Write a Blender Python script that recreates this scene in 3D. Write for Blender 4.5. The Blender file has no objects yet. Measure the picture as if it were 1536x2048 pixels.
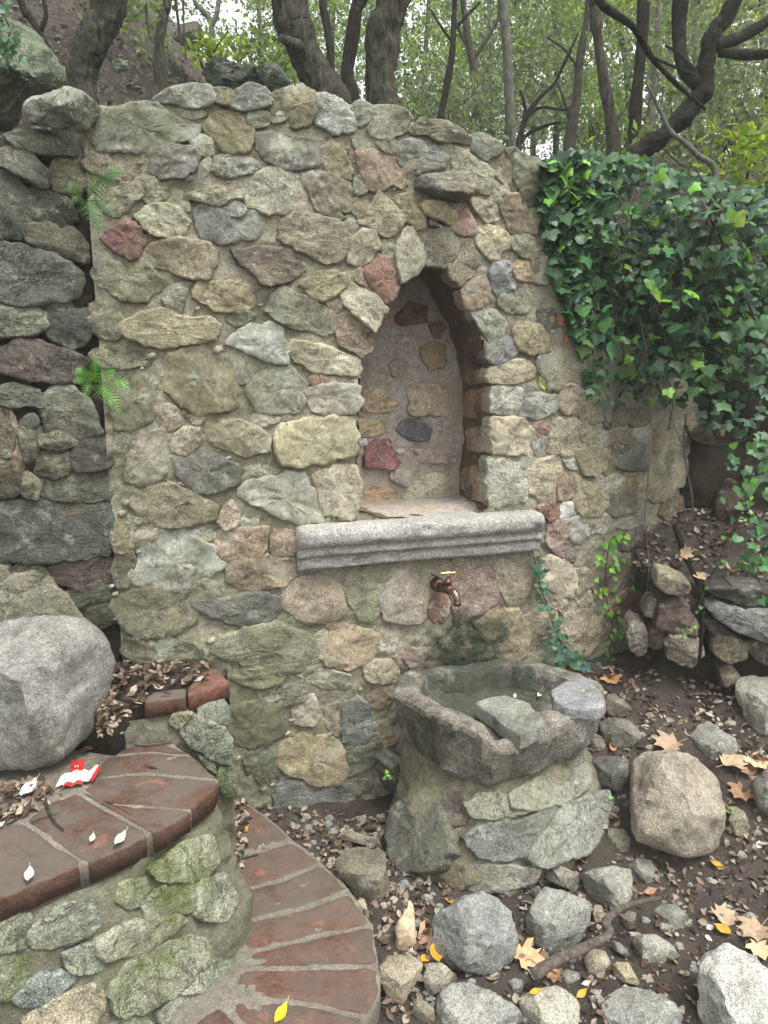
import bpy, math, random
import numpy as np
from mathutils import Vector, Matrix, noise as mnoise

R = math.radians
random.seed(7)
rng = np.random.default_rng(7)
scene = bpy.context.scene
col = scene.collection

# ------------------------------------------------------------------ camera, sky, sun, exposure
CAM_Z, PITCH, FPX = 1.65, R(11.9), 1537.0      # eye height, tilt down, focal length in photo pixels
cd = bpy.data.cameras.new('camera')
cam = bpy.data.objects.new('camera', cd)
col.objects.link(cam)
cd.sensor_fit = 'HORIZONTAL'
cd.sensor_width = 36.0
cd.lens = 36.0 * FPX / 1536.0
cd.clip_start = 0.05
cd.clip_end = 400.0
cam.location = (0, 0, CAM_Z)
cam.rotation_euler = (R(90) - PITCH, 0, 0)
scene.camera = cam

SUN_EL, SUN_AZ = R(68), R(132)                 # azimuth clockwise from +Y: high, over the viewer's right shoulder
world = bpy.data.worlds.new('World')
scene.world = world
world.use_nodes = True
wn = world.node_tree
wn.nodes.clear()
w_out = wn.nodes.new('ShaderNodeOutputWorld')
w_bg = wn.nodes.new('ShaderNodeBackground')
w_sky = wn.nodes.new('ShaderNodeTexSky')
w_hsv = wn.nodes.new('ShaderNodeHueSaturation')
w_sky.sky_type = 'NISHITA'
w_sky.sun_disc = False
w_sky.sun_elevation = SUN_EL
w_sky.sun_rotation = SUN_AZ
w_sky.air_density = 1.0
w_sky.dust_density = 4.0
w_sky.ozone_density = 1.0
w_hsv.inputs['Saturation'].default_value = 0.06   # thin overcast: the sky is nearly white
w_bg.inputs['Strength'].default_value = 0.15
wn.links.new(w_sky.outputs[0], w_hsv.inputs['Color'])
wn.links.new(w_hsv.outputs[0], w_bg.inputs['Color'])
wn.links.new(w_bg.outputs[0], w_out.inputs['Surface'])

sl = bpy.data.lights.new('sun', 'SUN')
sun = bpy.data.objects.new('sun', sl)
col.objects.link(sun)
sl.energy = 1.1
sl.angle = R(22)
sl.color = (1.0, 0.97, 0.92)
_sd = Vector((math.sin(SUN_AZ) * math.cos(SUN_EL), math.cos(SUN_AZ) * math.cos(SUN_EL), math.sin(SUN_EL)))
sun.rotation_euler = (-_sd).to_track_quat('-Z', 'Y').to_euler()
sun.location = _sd * 20

vs = scene.view_settings
vs.view_transform = 'Standard'
vs.look = 'None'
vs.gamma = 1.0
vs.use_curve_mapping = False
vs.exposure = 1.45
scene.render.engine = 'CYCLES'
scene.cycles.use_denoising = True
scene.cycles.max_bounces = 5
scene.cycles.diffuse_bounces = 3
scene.cycles.use_adaptive_sampling = True
scene.cycles.adaptive_threshold = 0.02
scene.cycles.transparent_max_bounces = 6

# ------------------------------------------------------------------ geometry helpers
CP, SP = math.cos(PITCH), math.sin(PITCH)
EYE = np.array([0, 0, CAM_Z])

def rays(P):
    """directions through photo pixels (n,2)"""
    P = np.atleast_2d(np.asarray(P, float))
    u = (P[:, 0] - 768) / FPX
    v = (1024 - P[:, 1]) / FPX
    return np.stack([u, CP + v * SP, -SP + v * CP], 1)

def proj(W):
    W = np.atleast_2d(np.asarray(W, float)) - EYE
    yc = W[:, 1] * CP - W[:, 2] * SP
    zc = W[:, 1] * SP + W[:, 2] * CP
    return np.stack([768 + FPX * W[:, 0] / yc, 1024 - FPX * zc / yc], 1)

def at_y(px, py, Y):
    d = rays((px, py))[0]
    return EYE + d * (Y / d[1])

def at_z(px, py, Z):
    d = rays((px, py))[0]
    return EYE + d * ((Z - CAM_Z) / d[2])

def on_plane(P, P0, n):
    d = rays(P)
    t = ((P0 - EYE) @ n) / (d @ n)
    return EYE + d * t[:, None]

def fbm(x, y, z, sc=1.0, octv=4):
    return mnoise.fractal(Vector((x * sc, y * sc, z * sc)), 0.9, 2.1, octv, noise_basis='PERLIN_ORIGINAL')

def fbm_arr(V, sc=1.0, octv=4, off=0.0):
    return np.array([mnoise.fractal(Vector((p[0] * sc + off, p[1] * sc + off * .7, p[2] * sc - off)), 0.9, 2.1, octv,
                                    noise_basis='PERLIN_ORIGINAL') for p in V])

def lin(hexs, sat=.62):
    c = [int(hexs[i:i + 2], 16) / 255 for i in (0, 2, 4)]
    c = np.array([x / 12.92 if x <= .04045 else ((x + .055) / 1.055) ** 2.4 for x in c])
    l = c @ [.3, .6, .1]
    return list(np.clip((l + (c - l) * sat) * [.96, 1.0, 1.0], 0, 1))     # weathered: colours are dull

def poly_in(poly, pts):
    poly = np.asarray(poly, float); pts = np.asarray(pts, float)
    x, y = pts[:, 0], pts[:, 1]
    ins = np.zeros(len(pts), bool)
    j = len(poly) - 1
    for i in range(len(poly)):
        xi, yi = poly[i]; xj, yj = poly[j]
        with np.errstate(divide='ignore', invalid='ignore'):
            c = ((yi > y) != (yj > y)) & (x < (xj - xi) * (y - yi) / (yj - yi + 1e-12) + xi)
        ins ^= c
        j = i
    return ins

def smooth_poly(poly, N, rounds=2, cut=.2):
    """corner-cutting then resampling to N points, closed"""
    p = np.asarray(poly, float)
    for _ in range(rounds):
        q = np.roll(p, -1, 0)
        p = np.stack([p * (1 - cut) + q * cut, p * cut + q * (1 - cut)], 1).reshape(-1, p.shape[1])
    q = np.roll(p, -1, 0)
    seg = np.linalg.norm(q - p, axis=1)
    cum = np.concatenate([[0], np.cumsum(seg)])
    t = np.linspace(0, cum[-1], N, endpoint=False)
    pc = np.vstack([p, p[:1]])
    return np.stack([np.interp(t, cum, pc[:, k]) for k in range(p.shape[1])], 1)

def area_centroid(p):
    x, y = p[:, 0], p[:, 1]
    x2, y2 = np.roll(x, -1), np.roll(y, -1)
    cr = x * y2 - x2 * y
    A = cr.sum() / 2
    return np.array([((x + x2) * cr).sum(), ((y + y2) * cr).sum()]) / (6 * A), abs(A)

def link_mesh(name, V, F, mat, parent=None, loc=None, smooth=True, color=None, kind=None, sharp=None):
    """one mesh object; V in world coordinates, stored about loc"""
    V = np.asarray(V, float)
    if loc is None:
        loc = V.mean(0)
    loc = np.asarray(loc, float)
    me = bpy.data.meshes.new(name)
    me.from_pydata((V - loc).tolist(), [], F)
    if smooth:
        me.polygons.foreach_set('use_smooth', [True] * len(me.polygons))
    me.materials.append(mat)
    me.update()
    if sharp:
        me.set_sharp_from_angle(angle=R(sharp))
    o = bpy.data.objects.new(name, me)
    col.objects.link(o)
    place(o, loc, parent)
    if color is not None:
        o.color = (*color, 1)
    if kind:
        o['kind'] = kind
    return o

def wloc(o):
    l = np.zeros(3)
    while o is not None:
        l += np.array(o.location); o = o.parent
    return l

def place(o, loc, parent):
    if parent is not None:
        o.parent = parent
        o.location = np.asarray(loc) - wloc(parent)
    else:
        o.location = loc

def thing(name, loc, label, cat, group=None):
    o = bpy.data.objects.new(name, None)
    col.objects.link(o)
    o.location = loc
    o.empty_display_size = .1
    return tag(o, label, cat, group)

def tag(o, label, cat, group=None):
    o['label'] = label
    o['category'] = cat
    if group:
        o['group'] = group
    return o

def tube(pts, rad, n=8, wob=0.0, seed=0.0, cap=True, ridge=0.0):
    """tapered tube along points; returns verts, faces"""
    pts = np.asarray(pts, float)
    m = len(pts)
    rad = np.broadcast_to(np.asarray(rad, float), (m,))
    V, F = [], []
    prev = None
    for i in range(m):
        t = pts[min(i + 1, m - 1)] - pts[max(i - 1, 0)]
        t = t / (np.linalg.norm(t) + 1e-9)
        if prev is None:
            a = np.array([1, 0, 0]) if abs(t[0]) < .8 else np.array([0, 1, 0])
            a = a - t * (a @ t)
        else:
            a = prev - t * (prev @ t)
        a /= np.linalg.norm(a) + 1e-9
        prev = a
        b = np.cross(t, a)
        for k in range(n):
            an = 2 * math.pi * k / n
            r = rad[i]
            d = a * math.cos(an) + b * math.sin(an)
            if wob:
                q = pts[i] + d * r
                r *= 1 + wob * fbm(q[0] + seed, q[1], q[2], .35 / max(r, .004) ** .7 * .3, 3)
                if ridge:
                    r -= ridge * abs(fbm(q[0] * 34 + seed, q[1] * 34, q[2] * 7, 1, 3)) - ridge * .3 + ridge * .8 * fbm(q[0] + seed, q[1], q[2], 9, 3)
            V.append(pts[i] + d * r)
    for i in range(m - 1):
        for k in range(n):
            F.append((i * n + k, i * n + (k + 1) % n, (i + 1) * n + (k + 1) % n, (i + 1) * n + k))
    if cap:
        F.append(tuple(range(n - 1, -1, -1)))
        F.append(tuple((m - 1) * n + k for k in range(n)))
    return np.array(V), F

def spline(ctrl, m):
    """Catmull-Rom through control rows"""
    c = np.asarray(ctrl, float)
    c = np.vstack([2 * c[0] - c[1], c, 2 * c[-1] - c[-2]])
    out = []
    for u in np.linspace(0, len(c) - 3 - 1e-6, m):
        i = int(u); f = u - i
        p0, p1, p2, p3 = c[i:i + 4]
        out.append(.5 * (2 * p1 + (p2 - p0) * f + (2 * p0 - 5 * p1 + 4 * p2 - p3) * f * f + (3 * p1 - p0 - 3 * p2 + p3) * f ** 3))
    return np.array(out)

def grid_faces(nu, nv, keep=None):
    F = []
    for i in range(nu - 1):
        for j in range(nv - 1):
            if keep is None or keep[i, j]:
                F.append((i * nv + j, (i + 1) * nv + j, (i + 1) * nv + j + 1, i * nv + j + 1))
    return F

# ------------------------------------------------------------------ materials
def new_mat(name):
    m = bpy.data.materials.new(name)
    m.use_nodes = True
    nt = m.node_tree
    nt.nodes.clear()
    return m, nt

class NB:
    """small node builder"""
    def __init__(s, name):
        s.m, s.nt = new_mat(name)
        s.out = s.n('ShaderNodeOutputMaterial')
    def n(s, typ, **kw):
        nd = s.nt.nodes.new(typ)
        for k, v in kw.items():
            setattr(nd, k, v)
        return nd
    def l(s, a, b):
        s.nt.links.new(a, b)
    def val(s, sock, v):
        if hasattr(v, 'is_linked') or isinstance(v, bpy.types.NodeSocket):
            s.l(v, sock)
        else:
            sock.default_value = v
    def noise(s, vec, scale, detail=4, rough=.55, dist=0.0):
        nd = s.n('ShaderNodeTexNoise')
        s.l(vec, nd.inputs['Vector'])
        nd.inputs['Scale'].default_value = scale
        nd.inputs['Detail'].default_value = detail
        nd.inputs['Roughness'].default_value = rough
        nd.inputs['Distortion'].default_value = dist
        return nd.outputs['Fac']
    def ramp(s, fac, stops, interp='LINEAR'):
        nd = s.n('ShaderNodeValToRGB')
        s.l(fac, nd.inputs[0])
        cr = nd.color_ramp
        cr.interpolation = interp
        while len(cr.elements) < len(stops):
            cr.elements.new(.5)
        for e, (p, c) in zip(cr.elements, stops):
            e.position = p
            e.color = (c, c, c, 1) if isinstance(c, (int, float)) else (*c, 1)
        return nd.outputs[0]
    def mix(s, fac, a, b, mode='MIX'):
        nd = s.n('ShaderNodeMix', data_type='RGBA', blend_type=mode)
        s.val(nd.inputs[0], fac)
        for sock, v in ((nd.inputs[6], a), (nd.inputs[7], b)):
            if isinstance(v, tuple):
                sock.default_value = (*v, 1)
            else:
                s.l(v, sock)
        return nd.outputs[2]
    def math(s, op, a, b=0.0, clamp=False):
        nd = s.n('ShaderNodeMath', operation=op, use_clamp=clamp)
        s.val(nd.inputs[0], a)
        s.val(nd.inputs[1], b)
        return nd.outputs[0]
    def bsdf(s, color, rough=.9, spec=.25, normal=None):
        b = s.n('ShaderNodeBsdfPrincipled')
        s.val(b.inputs['Base Color'], color if not isinstance(color, tuple) else (*color, 1))
        s.val(b.inputs['Roughness'], rough)
        b.inputs['Specular IOR Level'].default_value = spec
        if normal is not None:
            s.l(normal, b.inputs['Normal'])
        return b
    def bump(s, h, strength=.6, dist=.005, normal=None):
        nd = s.n('ShaderNodeBump')
        s.l(h, nd.inputs['Height'])
        nd.inputs['Strength'].default_value = strength
        nd.inputs['Distance'].default_value = dist
        if normal is not None:
            s.l(normal, nd.inputs['Normal'])
        return nd.outputs[0]
    def finish(s, sh):
        s.l(sh, s.out.inputs[0])
        return s.m

def stone_mat(name, moss=.5, moss_col=(.125, .13, .065), speck=1.0, rust=.25, bump=.8, wet=None, contrast=1.0, layered=0.0,
              moss_left=False, crack=.55, gs=260, vein=0.0):
    b = NB(name)
    geo = b.n('ShaderNodeNewGeometry')
    oi = b.n('ShaderNodeObjectInfo')
    off = b.n('ShaderNodeVectorMath', operation='ADD')
    cmb = b.n('ShaderNodeCombineXYZ')
    b.l(b.math('MULTIPLY', oi.outputs['Random'], 37.0), cmb.inputs[0])
    b.l(b.math('MULTIPLY', oi.outputs['Random'], 91.0), cmb.inputs[2])
    b.l(geo.outputs['Position'], off.inputs[0]); b.l(cmb.outputs[0], off.inputs[1])
    P = off.outputs[0]; W = geo.outputs['Position']
    c = oi.outputs['Color']
    # broad tone, warm staining, grain
    tone = b.ramp(b.noise(P, 11, 7, .62), [(.28, 1 - .48 * contrast), (.5, 1.0), (.74, 1 + .42 * contrast)])
    c = b.mix(1.0, c, tone, 'MULTIPLY')
    rustm = b.ramp(b.noise(P, 6, 5, .6, .4), [(.5, 0.0), (.72, rust)])
    c = b.mix(rustm, c, (.27, .20, .12))
    pale = b.ramp(b.noise(P, 17, 6, .68), [(.57, 0.0), (.68, .45)])
    c = b.mix(pale, c, (.42, .42, .35))
    n_f = b.noise(P, gs, 3, .7)
    grain = b.ramp(n_f, [(.33, 1 - .62 * speck), (.5, 1.0), (.66, 1 + .75 * speck)])
    c = b.mix(1.0, c, grain, 'MULTIPLY')
    n_m = b.noise(P, 85, 4, .6)
    c = b.mix(1.0, c, b.ramp(n_m, [(.3, .72), (.5, 1.0), (.7, 1.25)]), 'MULTIPLY')
    # thin dark cracks
    cr = b.math('ABSOLUTE', b.math('SUBTRACT', b.noise(P, 7.5, 5, .65, .8), .5))
    crm = b.ramp(cr, [(.004, .0), (.016, 1.0)])
    c = b.mix(b.math('MULTIPLY', b.math('SUBTRACT', 1.0, crm), crack), c, (.03, .027, .02))
    if vein:                                        # pale lichen
        li = b.ramp(b.math('ADD', b.math('MULTIPLY', b.noise(P, 8, 3, .5), .7), b.math('MULTIPLY', b.noise(P, 70, 4, .7), .3)), [(.57, 0.0), (.60, vein)])
        c = b.mix(li, c, (.36, .38, .31))
    # moss film in patches of its own
    mm = b.ramp(b.math('ADD', b.math('MULTIPLY', b.noise(W, 3.2, 6, .65), .75), b.math('MULTIPLY', b.noise(W, 42, 4, .7), .3)),
                [(.50, 0.0), (.66, moss)])
    if moss_left:
        sx = b.n('ShaderNodeSeparateXYZ'); b.l(W, sx.inputs[0])
        mr = b.n('ShaderNodeMapRange'); b.l(sx.outputs[0], mr.inputs[0])
        for i, v in enumerate((-.9, .7, 1.0, .25)):
            mr.inputs[i + 1].default_value = v
        mm = b.math('MULTIPLY', mm, mr.outputs[0])
    c = b.mix(mm, c, moss_col)
    rough = .88
    if wet:
        for (w, rad, wc, amt) in wet:
            vm = b.n('ShaderNodeVectorMath', operation='DISTANCE')
            b.l(W, vm.inputs[0]); vm.inputs[1].default_value = w
            d = b.math('ADD', b.math('DIVIDE', vm.outputs['Value'], rad), b.math('MULTIPLY', b.math('SUBTRACT', b.noise(W, 14, 8, .75), .5), 2.6))
            wm = b.ramp(d, [(.45, amt), (.95, 0.0)])
            c = b.mix(wm, c, wc)
    n_b = b.noise(P, 34, 8, .68)
    nb2 = b.noise(P, 150, 5, .7)
    h = b.math('ADD', b.math('ADD', n_b, b.math('MULTIPLY', nb2, .35)), b.math('MULTIPLY', crm, .25 * crack / .55))
    if layered:
        mp = b.n('ShaderNodeMapping'); b.l(P, mp.inputs[0])
        mp.inputs['Scale'].default_value = (1, 1, 7)
        h = b.math('ADD', h, b.math('MULTIPLY', b.noise(mp.outputs[0], 9, 6, .65, .6), layered))
    nm = b.bump(h, bump, .012)
    return b.finish(b.bsdf(c, rough, .2, nm).outputs[0])

WET = [((.36, 2.78, .55), .18, (.045, .054, .034), .75), ((.28, 2.73, .46), .22, (.022, .03, .018), .85)]
M = {}
M['stone'] = stone_mat('wall_stone', moss=.75, wet=WET, moss_left=True, speck=.8, bump=.55, crack=.35, vein=.3)
M['stone_fine'] = stone_mat('fine_wall_stone', moss=.8, wet=WET, moss_left=True, speck=.5, bump=.38, contrast=.9, crack=.5, gs=330, vein=.55)
M['stone_banded'] = stone_mat('banded_wall_stone', moss=.7, wet=WET, moss_left=True, speck=.75, bump=.7, layered=1.1, crack=.3)
M['stone_coarse'] = stone_mat('coarse_wall_stone', moss=.65, wet=WET, moss_left=True, speck=.95, bump=.8, crack=.15, gs=210, contrast=.95)
M['drystone'] = stone_mat('dry_wall_stone', moss=.35, moss_col=(.085, .09, .055), rust=.25, layered=.7, speck=.8)
M['niche'] = stone_mat('niche_stone', moss=0.0, rust=.2, speck=.7, bump=.5)
M['rubble'] = stone_mat('rubble_stone', moss=.25, rust=.3)
M['granite'] = stone_mat('granite_rock', moss=.12, moss_col=(.10, .10, .06), speck=.85, rust=.14, bump=.8, contrast=1.05, crack=.2, gs=270)
M['pedestal'] = stone_mat('pedestal_stone', moss=.35, moss_col=(.12, .13, .06), speck=.8, rust=.06, bump=.6, contrast=.8)
M['mossy'] = stone_mat('mossy_step_stone', moss=.9, moss_col=(.07, .09, .012), rust=.12)
M['basin'] = stone_mat('basin_stone', moss=.3, moss_col=(.06, .07, .03), speck=1.0, rust=.22, bump=.9, contrast=1.2, crack=.2, gs=220,
                       wet=[((.36, 2.58, .42), .36, (.035, .042, .027), .85), ((.1, 2.3, .36), .2, (.05, .05, .035), .7)])
M['shelf'] = stone_mat('shelf_granite', moss=.25, moss_col=(.11, .11, .07), speck=1.0, rust=.05, bump=.45, contrast=.55, crack=.0)
M['outcrop'] = stone_mat('outcrop_rock', moss=.7, moss_col=(.05, .075, .02), rust=.1, layered=.7)

def mortar_mat(name, base, dark, mossc, mossamt, wet=None, warm=None):
    b = NB(name)
    geo = b.n('ShaderNodeNewGeometry')
    W = geo.outputs['Position']
    c = b.mix(b.ramp(b.noise(W, 9, 8, .66), [(.3, 0.0), (.7, 1.0)]), dark, base)
    c = b.mix(1.0, c, b.ramp(b.noise(W, 190, 4, .75), [(.3, .55), (.5, 1.0), (.7, 1.5)]), 'MULTIPLY')
    c = b.mix(1.0, c, b.ramp(b.noise(W, 45, 5, .7), [(.3, .65), (.5, 1.0), (.7, 1.3)]), 'MULTIPLY')
    if warm:
        c = b.mix(b.ramp(b.noise(W, 5, 5, .6), [(.45, 0.0), (.68, .7)]), c, warm)
    mm = b.ramp(b.math('ADD', b.math('MULTIPLY', b.noise(W, 3.2, 6, .65), .75), b.math('MULTIPLY', b.noise(W, 42, 4, .7), .3)),
                [(.44, 0.0), (.64, mossamt)])
    sx = b.n('ShaderNodeSeparateXYZ'); b.l(W, sx.inputs[0])
    mr = b.n('ShaderNodeMapRange'); b.l(sx.outputs[0], mr.inputs[0])
    for i, v in enumerate((-.9, .7, 1.0, .2)):
        mr.inputs[i + 1].default_value = v
    c = b.mix(b.math('MULTIPLY', mm, mr.outputs[0]), c, mossc)
    if wet:
        for (w, rad, wc, amt) in wet:
            vm = b.n('ShaderNodeVectorMath', operation='DISTANCE')
            b.l(W, vm.inputs[0]); vm.inputs[1].default_value = w
            d = b.math('ADD', b.math('DIVIDE', vm.outputs['Value'], rad), b.math('MULTIPLY', b.math('SUBTRACT', b.noise(W, 14, 8, .75), .5), 2.6))
            c = b.mix(b.ramp(d, [(.45, amt), (.95, 0.0)]), c, wc)
    h = b.math('ADD', b.noise(W, 60, 8, .72), b.math('MULTIPLY', b.noise(W, 220, 4, .7), .5))
    return b.finish(b.bsdf(c, .95, .12, b.bump(h, .9, .012)).outputs[0])

M['mortar'] = mortar_mat('lime_mortar', (.39, .37, .285), (.235, .22, .16), (.165, .168, .088), .75, WET)
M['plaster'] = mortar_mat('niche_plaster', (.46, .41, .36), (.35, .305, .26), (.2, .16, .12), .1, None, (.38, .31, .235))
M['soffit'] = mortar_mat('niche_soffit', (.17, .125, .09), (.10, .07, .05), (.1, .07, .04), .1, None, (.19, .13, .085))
M['cement'] = mortar_mat('step_cement', (.27, .245, .21), (.18, .16, .13), (.12, .12, .06), .4)
M['pedmortar'] = mortar_mat('pedestal_mortar', (.27, .26, .19), (.16, .15, .10), (.10, .105, .04), .7)
M['risermortar'] = mortar_mat('riser_mortar', (.235, .228, .175), (.15, .145, .105), (.115, .125, .05), .65)
M['earth'] = mortar_mat('dark_earth', (.062, .050, .038), (.026, .021, .016), (.035, .042, .018), .3)

def brick_mat():
    b = NB('terracotta_brick')
    geo = b.n('ShaderNodeNewGeometry'); oi = b.n('ShaderNodeObjectInfo')
    W = geo.outputs['Position']
    c = oi.outputs['Color']
    c = b.mix(1.0, c, b.ramp(b.noise(W, 14, 7, .65), [(.3, .6), (.5, 1.0), (.72, 1.35)]), 'MULTIPLY')
    c = b.mix(1.0, c, b.ramp(b.noise(W, 240, 3, .7), [(.3, .65), (.5, 1.0), (.7, 1.35)]), 'MULTIPLY')
    c = b.mix(1.0, c, b.ramp(b.noise(W, 65, 5, .75), [(.3, .6), (.5, 1.0), (.7, 1.4)]), 'MULTIPLY')
    dirt = b.ramp(b.noise(W, 6.5, 7, .68, .3), [(.38, 0.0), (.55, .85)])
    sn = b.n('ShaderNodeSeparateXYZ'); b.l(geo.outputs['Normal'], sn.inputs[0])
    up_ = b.ramp(sn.outputs[2], [(.35, .25), (.85, 1.0)])
    c = b.mix(b.math('MULTIPLY', b.math('MULTIPLY', dirt, oi.outputs['Alpha']), up_), c, (.128, .116, .098))
    orange = b.ramp(b.noise(W, 12, 6, .6, .5), [(.62, 0.0), (.70, .6)])
    c = b.mix(orange, c, (.33, .15, .09))
    sp = b.ramp(b.noise(W, 420, 2, .6), [(.70, 0.0), (.74, .7)])
    c = b.mix(sp, c, (.5, .46, .4))
    h = b.math('ADD', b.noise(W, 30, 7, .65), b.math('MULTIPLY', b.noise(W, 260, 4, .7), .4))
    return b.finish(b.bsdf(c, .92, .12, b.bump(h, 1.0, .009)).outputs[0])
M['brick'] = brick_mat()

def ground_mat():
    b = NB('forest_soil')
    geo = b.n('ShaderNodeNewGeometry'); W = geo.outputs['Position']
    c = b.mix(b.ramp(b.noise(W, 5, 6, .6), [(.35, 0.0), (.65, 1.0)]), (.058, .049, .042), (.135, .113, .092))
    c = b.mix(b.ramp(b.noise(W, 120, 5, .75), [(.56, 0.0), (.66, .75)]), c, (.24, .20, .16))
    c = b.mix(b.ramp(b.noise(W, 60, 5, .75), [(.60, 0.0), (.68, .6)]), c, (.16, .12, .09))
    h = b.math('ADD', b.noise(W, 40, 8, .75), b.math('MULTIPLY', b.noise(W, 160, 5, .75), .6))
    return b.finish(b.bsdf(c, .95, .15, b.bump(h, 1.0, .02)).outputs[0])
M['soil'] = ground_mat()

def hill_mat():
    b = NB('wooded_hillside')
    geo = b.n('ShaderNodeNewGeometry'); W = geo.outputs['Position']
    c = b.mix(b.ramp(b.noise(W, 1.1, 6, .6), [(.35, 0.0), (.65, 1.0)]), (.05, .042, .034), (.115, .098, .08))
    c = b.mix(b.ramp(b.noise(W, 26, 5, .8), [(.52, 0.0), (.62, .8)]), c, (.21, .18, .15))
    c = b.mix(b.ramp(b.noise(W, 34, 5, .8), [(.38, .8), (.48, 0.0)]), c, (.028, .024, .02))
    c = b.mix(b.ramp(b.noise(W, .5, 5, .6), [(.5, 0.0), (.7, .5)]), c, (.06, .075, .03))
    h = b.noise(W, 14, 8, .75)
    return b.finish(b.bsdf(c, .95, .1, b.bump(h, 1.0, .08)).outputs[0])
M['hill'] = hill_mat()

def bark_mat(name, c1, c2):
    b = NB(name)
    tc = b.n('ShaderNodeTexCoord'); geo = b.n('ShaderNodeNewGeometry')
    mp = b.n('ShaderNodeMapping'); b.l(geo.outputs['Position'], mp.inputs[0])
    mp.inputs['Scale'].default_value = (1, 1, .28)
    n1 = b.noise(mp.outputs[0], 55, 6, .7, .4)
    n2 = b.noise(geo.outputs['Position'], 5, 5, .6)
    c = b.mix(b.ramp(n1, [(.35, 0.0), (.62, 1.0)]), c1, c2)
    c = b.mix(b.ramp(n2, [(.5, 0.0), (.7, .5)]), c, (.085, .095, .055))
    return b.finish(b.bsdf(c, .95, .1, b.bump(n1, 1.0, .04)).outputs[0])
M['bark'] = bark_mat('oak_bark', (.034, .032, .024), (.115, .108, .080))
M['bark_dark'] = bark_mat('dark_bark', (.014, .013, .010), (.048, .044, .035))
M['bark_pale'] = bark_mat('pale_bark', (.11, .11, .085), (.24, .24, .20))
M['stick'] = bark_mat('dry_stick', (.13, .10, .085), (.24, .20, .17))

def leaf_mat(name, stops, trans=.35, rough=.55, spec=.3, per='island', tint=(1.5, 1.6, .6), veins=False):
    """stops: colour ramp over a per-leaf random value"""
    b = NB(name)
    if per == 'island':
        geo = b.n('ShaderNodeNewGeometry'); r = geo.outputs['Random Per Island']
        c = b.ramp(r, stops)
    elif per == 'object':
        oi = b.n('ShaderNodeObjectInfo'); c = oi.outputs['Color']
    geo2 = b.n('ShaderNodeNewGeometry')
    c = b.mix(1.0, c, b.ramp(b.noise(geo2.outputs['Position'], 70, 4, .65), [(.3, .75), (.5, 1.0), (.7, 1.25)]), 'MULTIPLY')
    if veins:                                       # paler midrib and side veins
        tc = b.n('ShaderNodeTexCoord'); sx = b.n('ShaderNodeSeparateXYZ'); b.l(tc.outputs['Object'], sx.inputs[0])
        ax = b.math('ABSOLUTE', sx.outputs[0])
        v1 = b.ramp(ax, [(.012, 1.0), (.04, 0.0)])
        v2 = b.ramp(b.math('ABSOLUTE', b.math('SUBTRACT', ax, b.math('MULTIPLY', b.math('SUBTRACT', .08, sx.outputs[1]), 1.5))), [(.012, .8), (.05, 0.0)])
        v3 = b.ramp(b.math('ABSOLUTE', b.math('SUBTRACT', ax, b.math('MULTIPLY', b.math('ADD', .35, sx.outputs[1]), -1.1))), [(.012, .6), (.045, 0.0)])
        vv = b.math('MAXIMUM', b.math('MAXIMUM', v1, v2), v3)
        c = b.mix(b.math('MULTIPLY', vv, .22), c, (.20, .28, .14))
    p = b.bsdf(c, rough, spec, b.bump(b.noise(geo2.outputs['Position'], 110, 4, .6), .25, .004))
    if trans > 0:
        t = b.n('ShaderNodeBsdfTranslucent')
        b.l(b.mix(1.0, c, tint, 'MULTIPLY'), t.inputs[0])
        mx = b.n('ShaderNodeMixShader'); mx.inputs[0].default_value = trans
        b.l(p.outputs[0], mx.inputs[1]); b.l(t.outputs[0], mx.inputs[2])
        return b.finish(mx.outputs[0])
    return b.finish(p.outputs[0])
M['litter'] = leaf_mat('leaf_litter', [(0, (0.041, 0.027, 0.020)), (.3, (0.095, 0.063, 0.045)), (.55, (0.171, 0.122, 0.088)), (.8, (0.270, 0.216, 0.167)), (.97, (0.378, 0.324, 0.261))], .1, .8, .15)
M['hill_litter'] = leaf_mat('hill_litter', [(0, (0.048, 0.040, 0.035)), (.5, (0.132, 0.114, 0.102)), (1, (0.270, 0.246, 0.228))], .05, .85, .1)
M['dead_leaf'] = leaf_mat('dead_leaf', None, .12, .7, .2, 'object', (1.2, 1.1, .9))
M['ivy'] = leaf_mat('ivy_leaf', None, .22, .45, .35, 'object', (1.6, 1.9, .5), veins=True)
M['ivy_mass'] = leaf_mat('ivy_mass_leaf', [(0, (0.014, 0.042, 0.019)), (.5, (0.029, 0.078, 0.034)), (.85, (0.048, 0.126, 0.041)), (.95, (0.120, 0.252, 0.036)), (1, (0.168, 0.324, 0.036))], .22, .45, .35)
M['oak_leaf'] = leaf_mat('oak_leaf', [(0, (0.048, 0.071, 0.040)), (.45, (0.096, 0.141, 0.070)), (.8, (0.152, 0.212, 0.095)), (1, (0.220, 0.296, 0.088))], .55, .5, .3)
M['lime_leaf'] = leaf_mat('lime_leaf', [(0, (0.113, 0.176, 0.035)), (.6, (0.190, 0.269, 0.049)), (1, (0.282, 0.311, 0.042))], .55, .5, .3)
M['grey_leaf'] = leaf_mat('grey_leaf', [(0, (0.073, 0.091, 0.064)), (.6, (0.137, 0.164, 0.118)), (1, (0.218, 0.246, 0.182))], .5, .55, .3)
M['fern'] = leaf_mat('fern_leaf', None, .35, .5, .3, 'object', (1.4, 1.6, .5))

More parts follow.
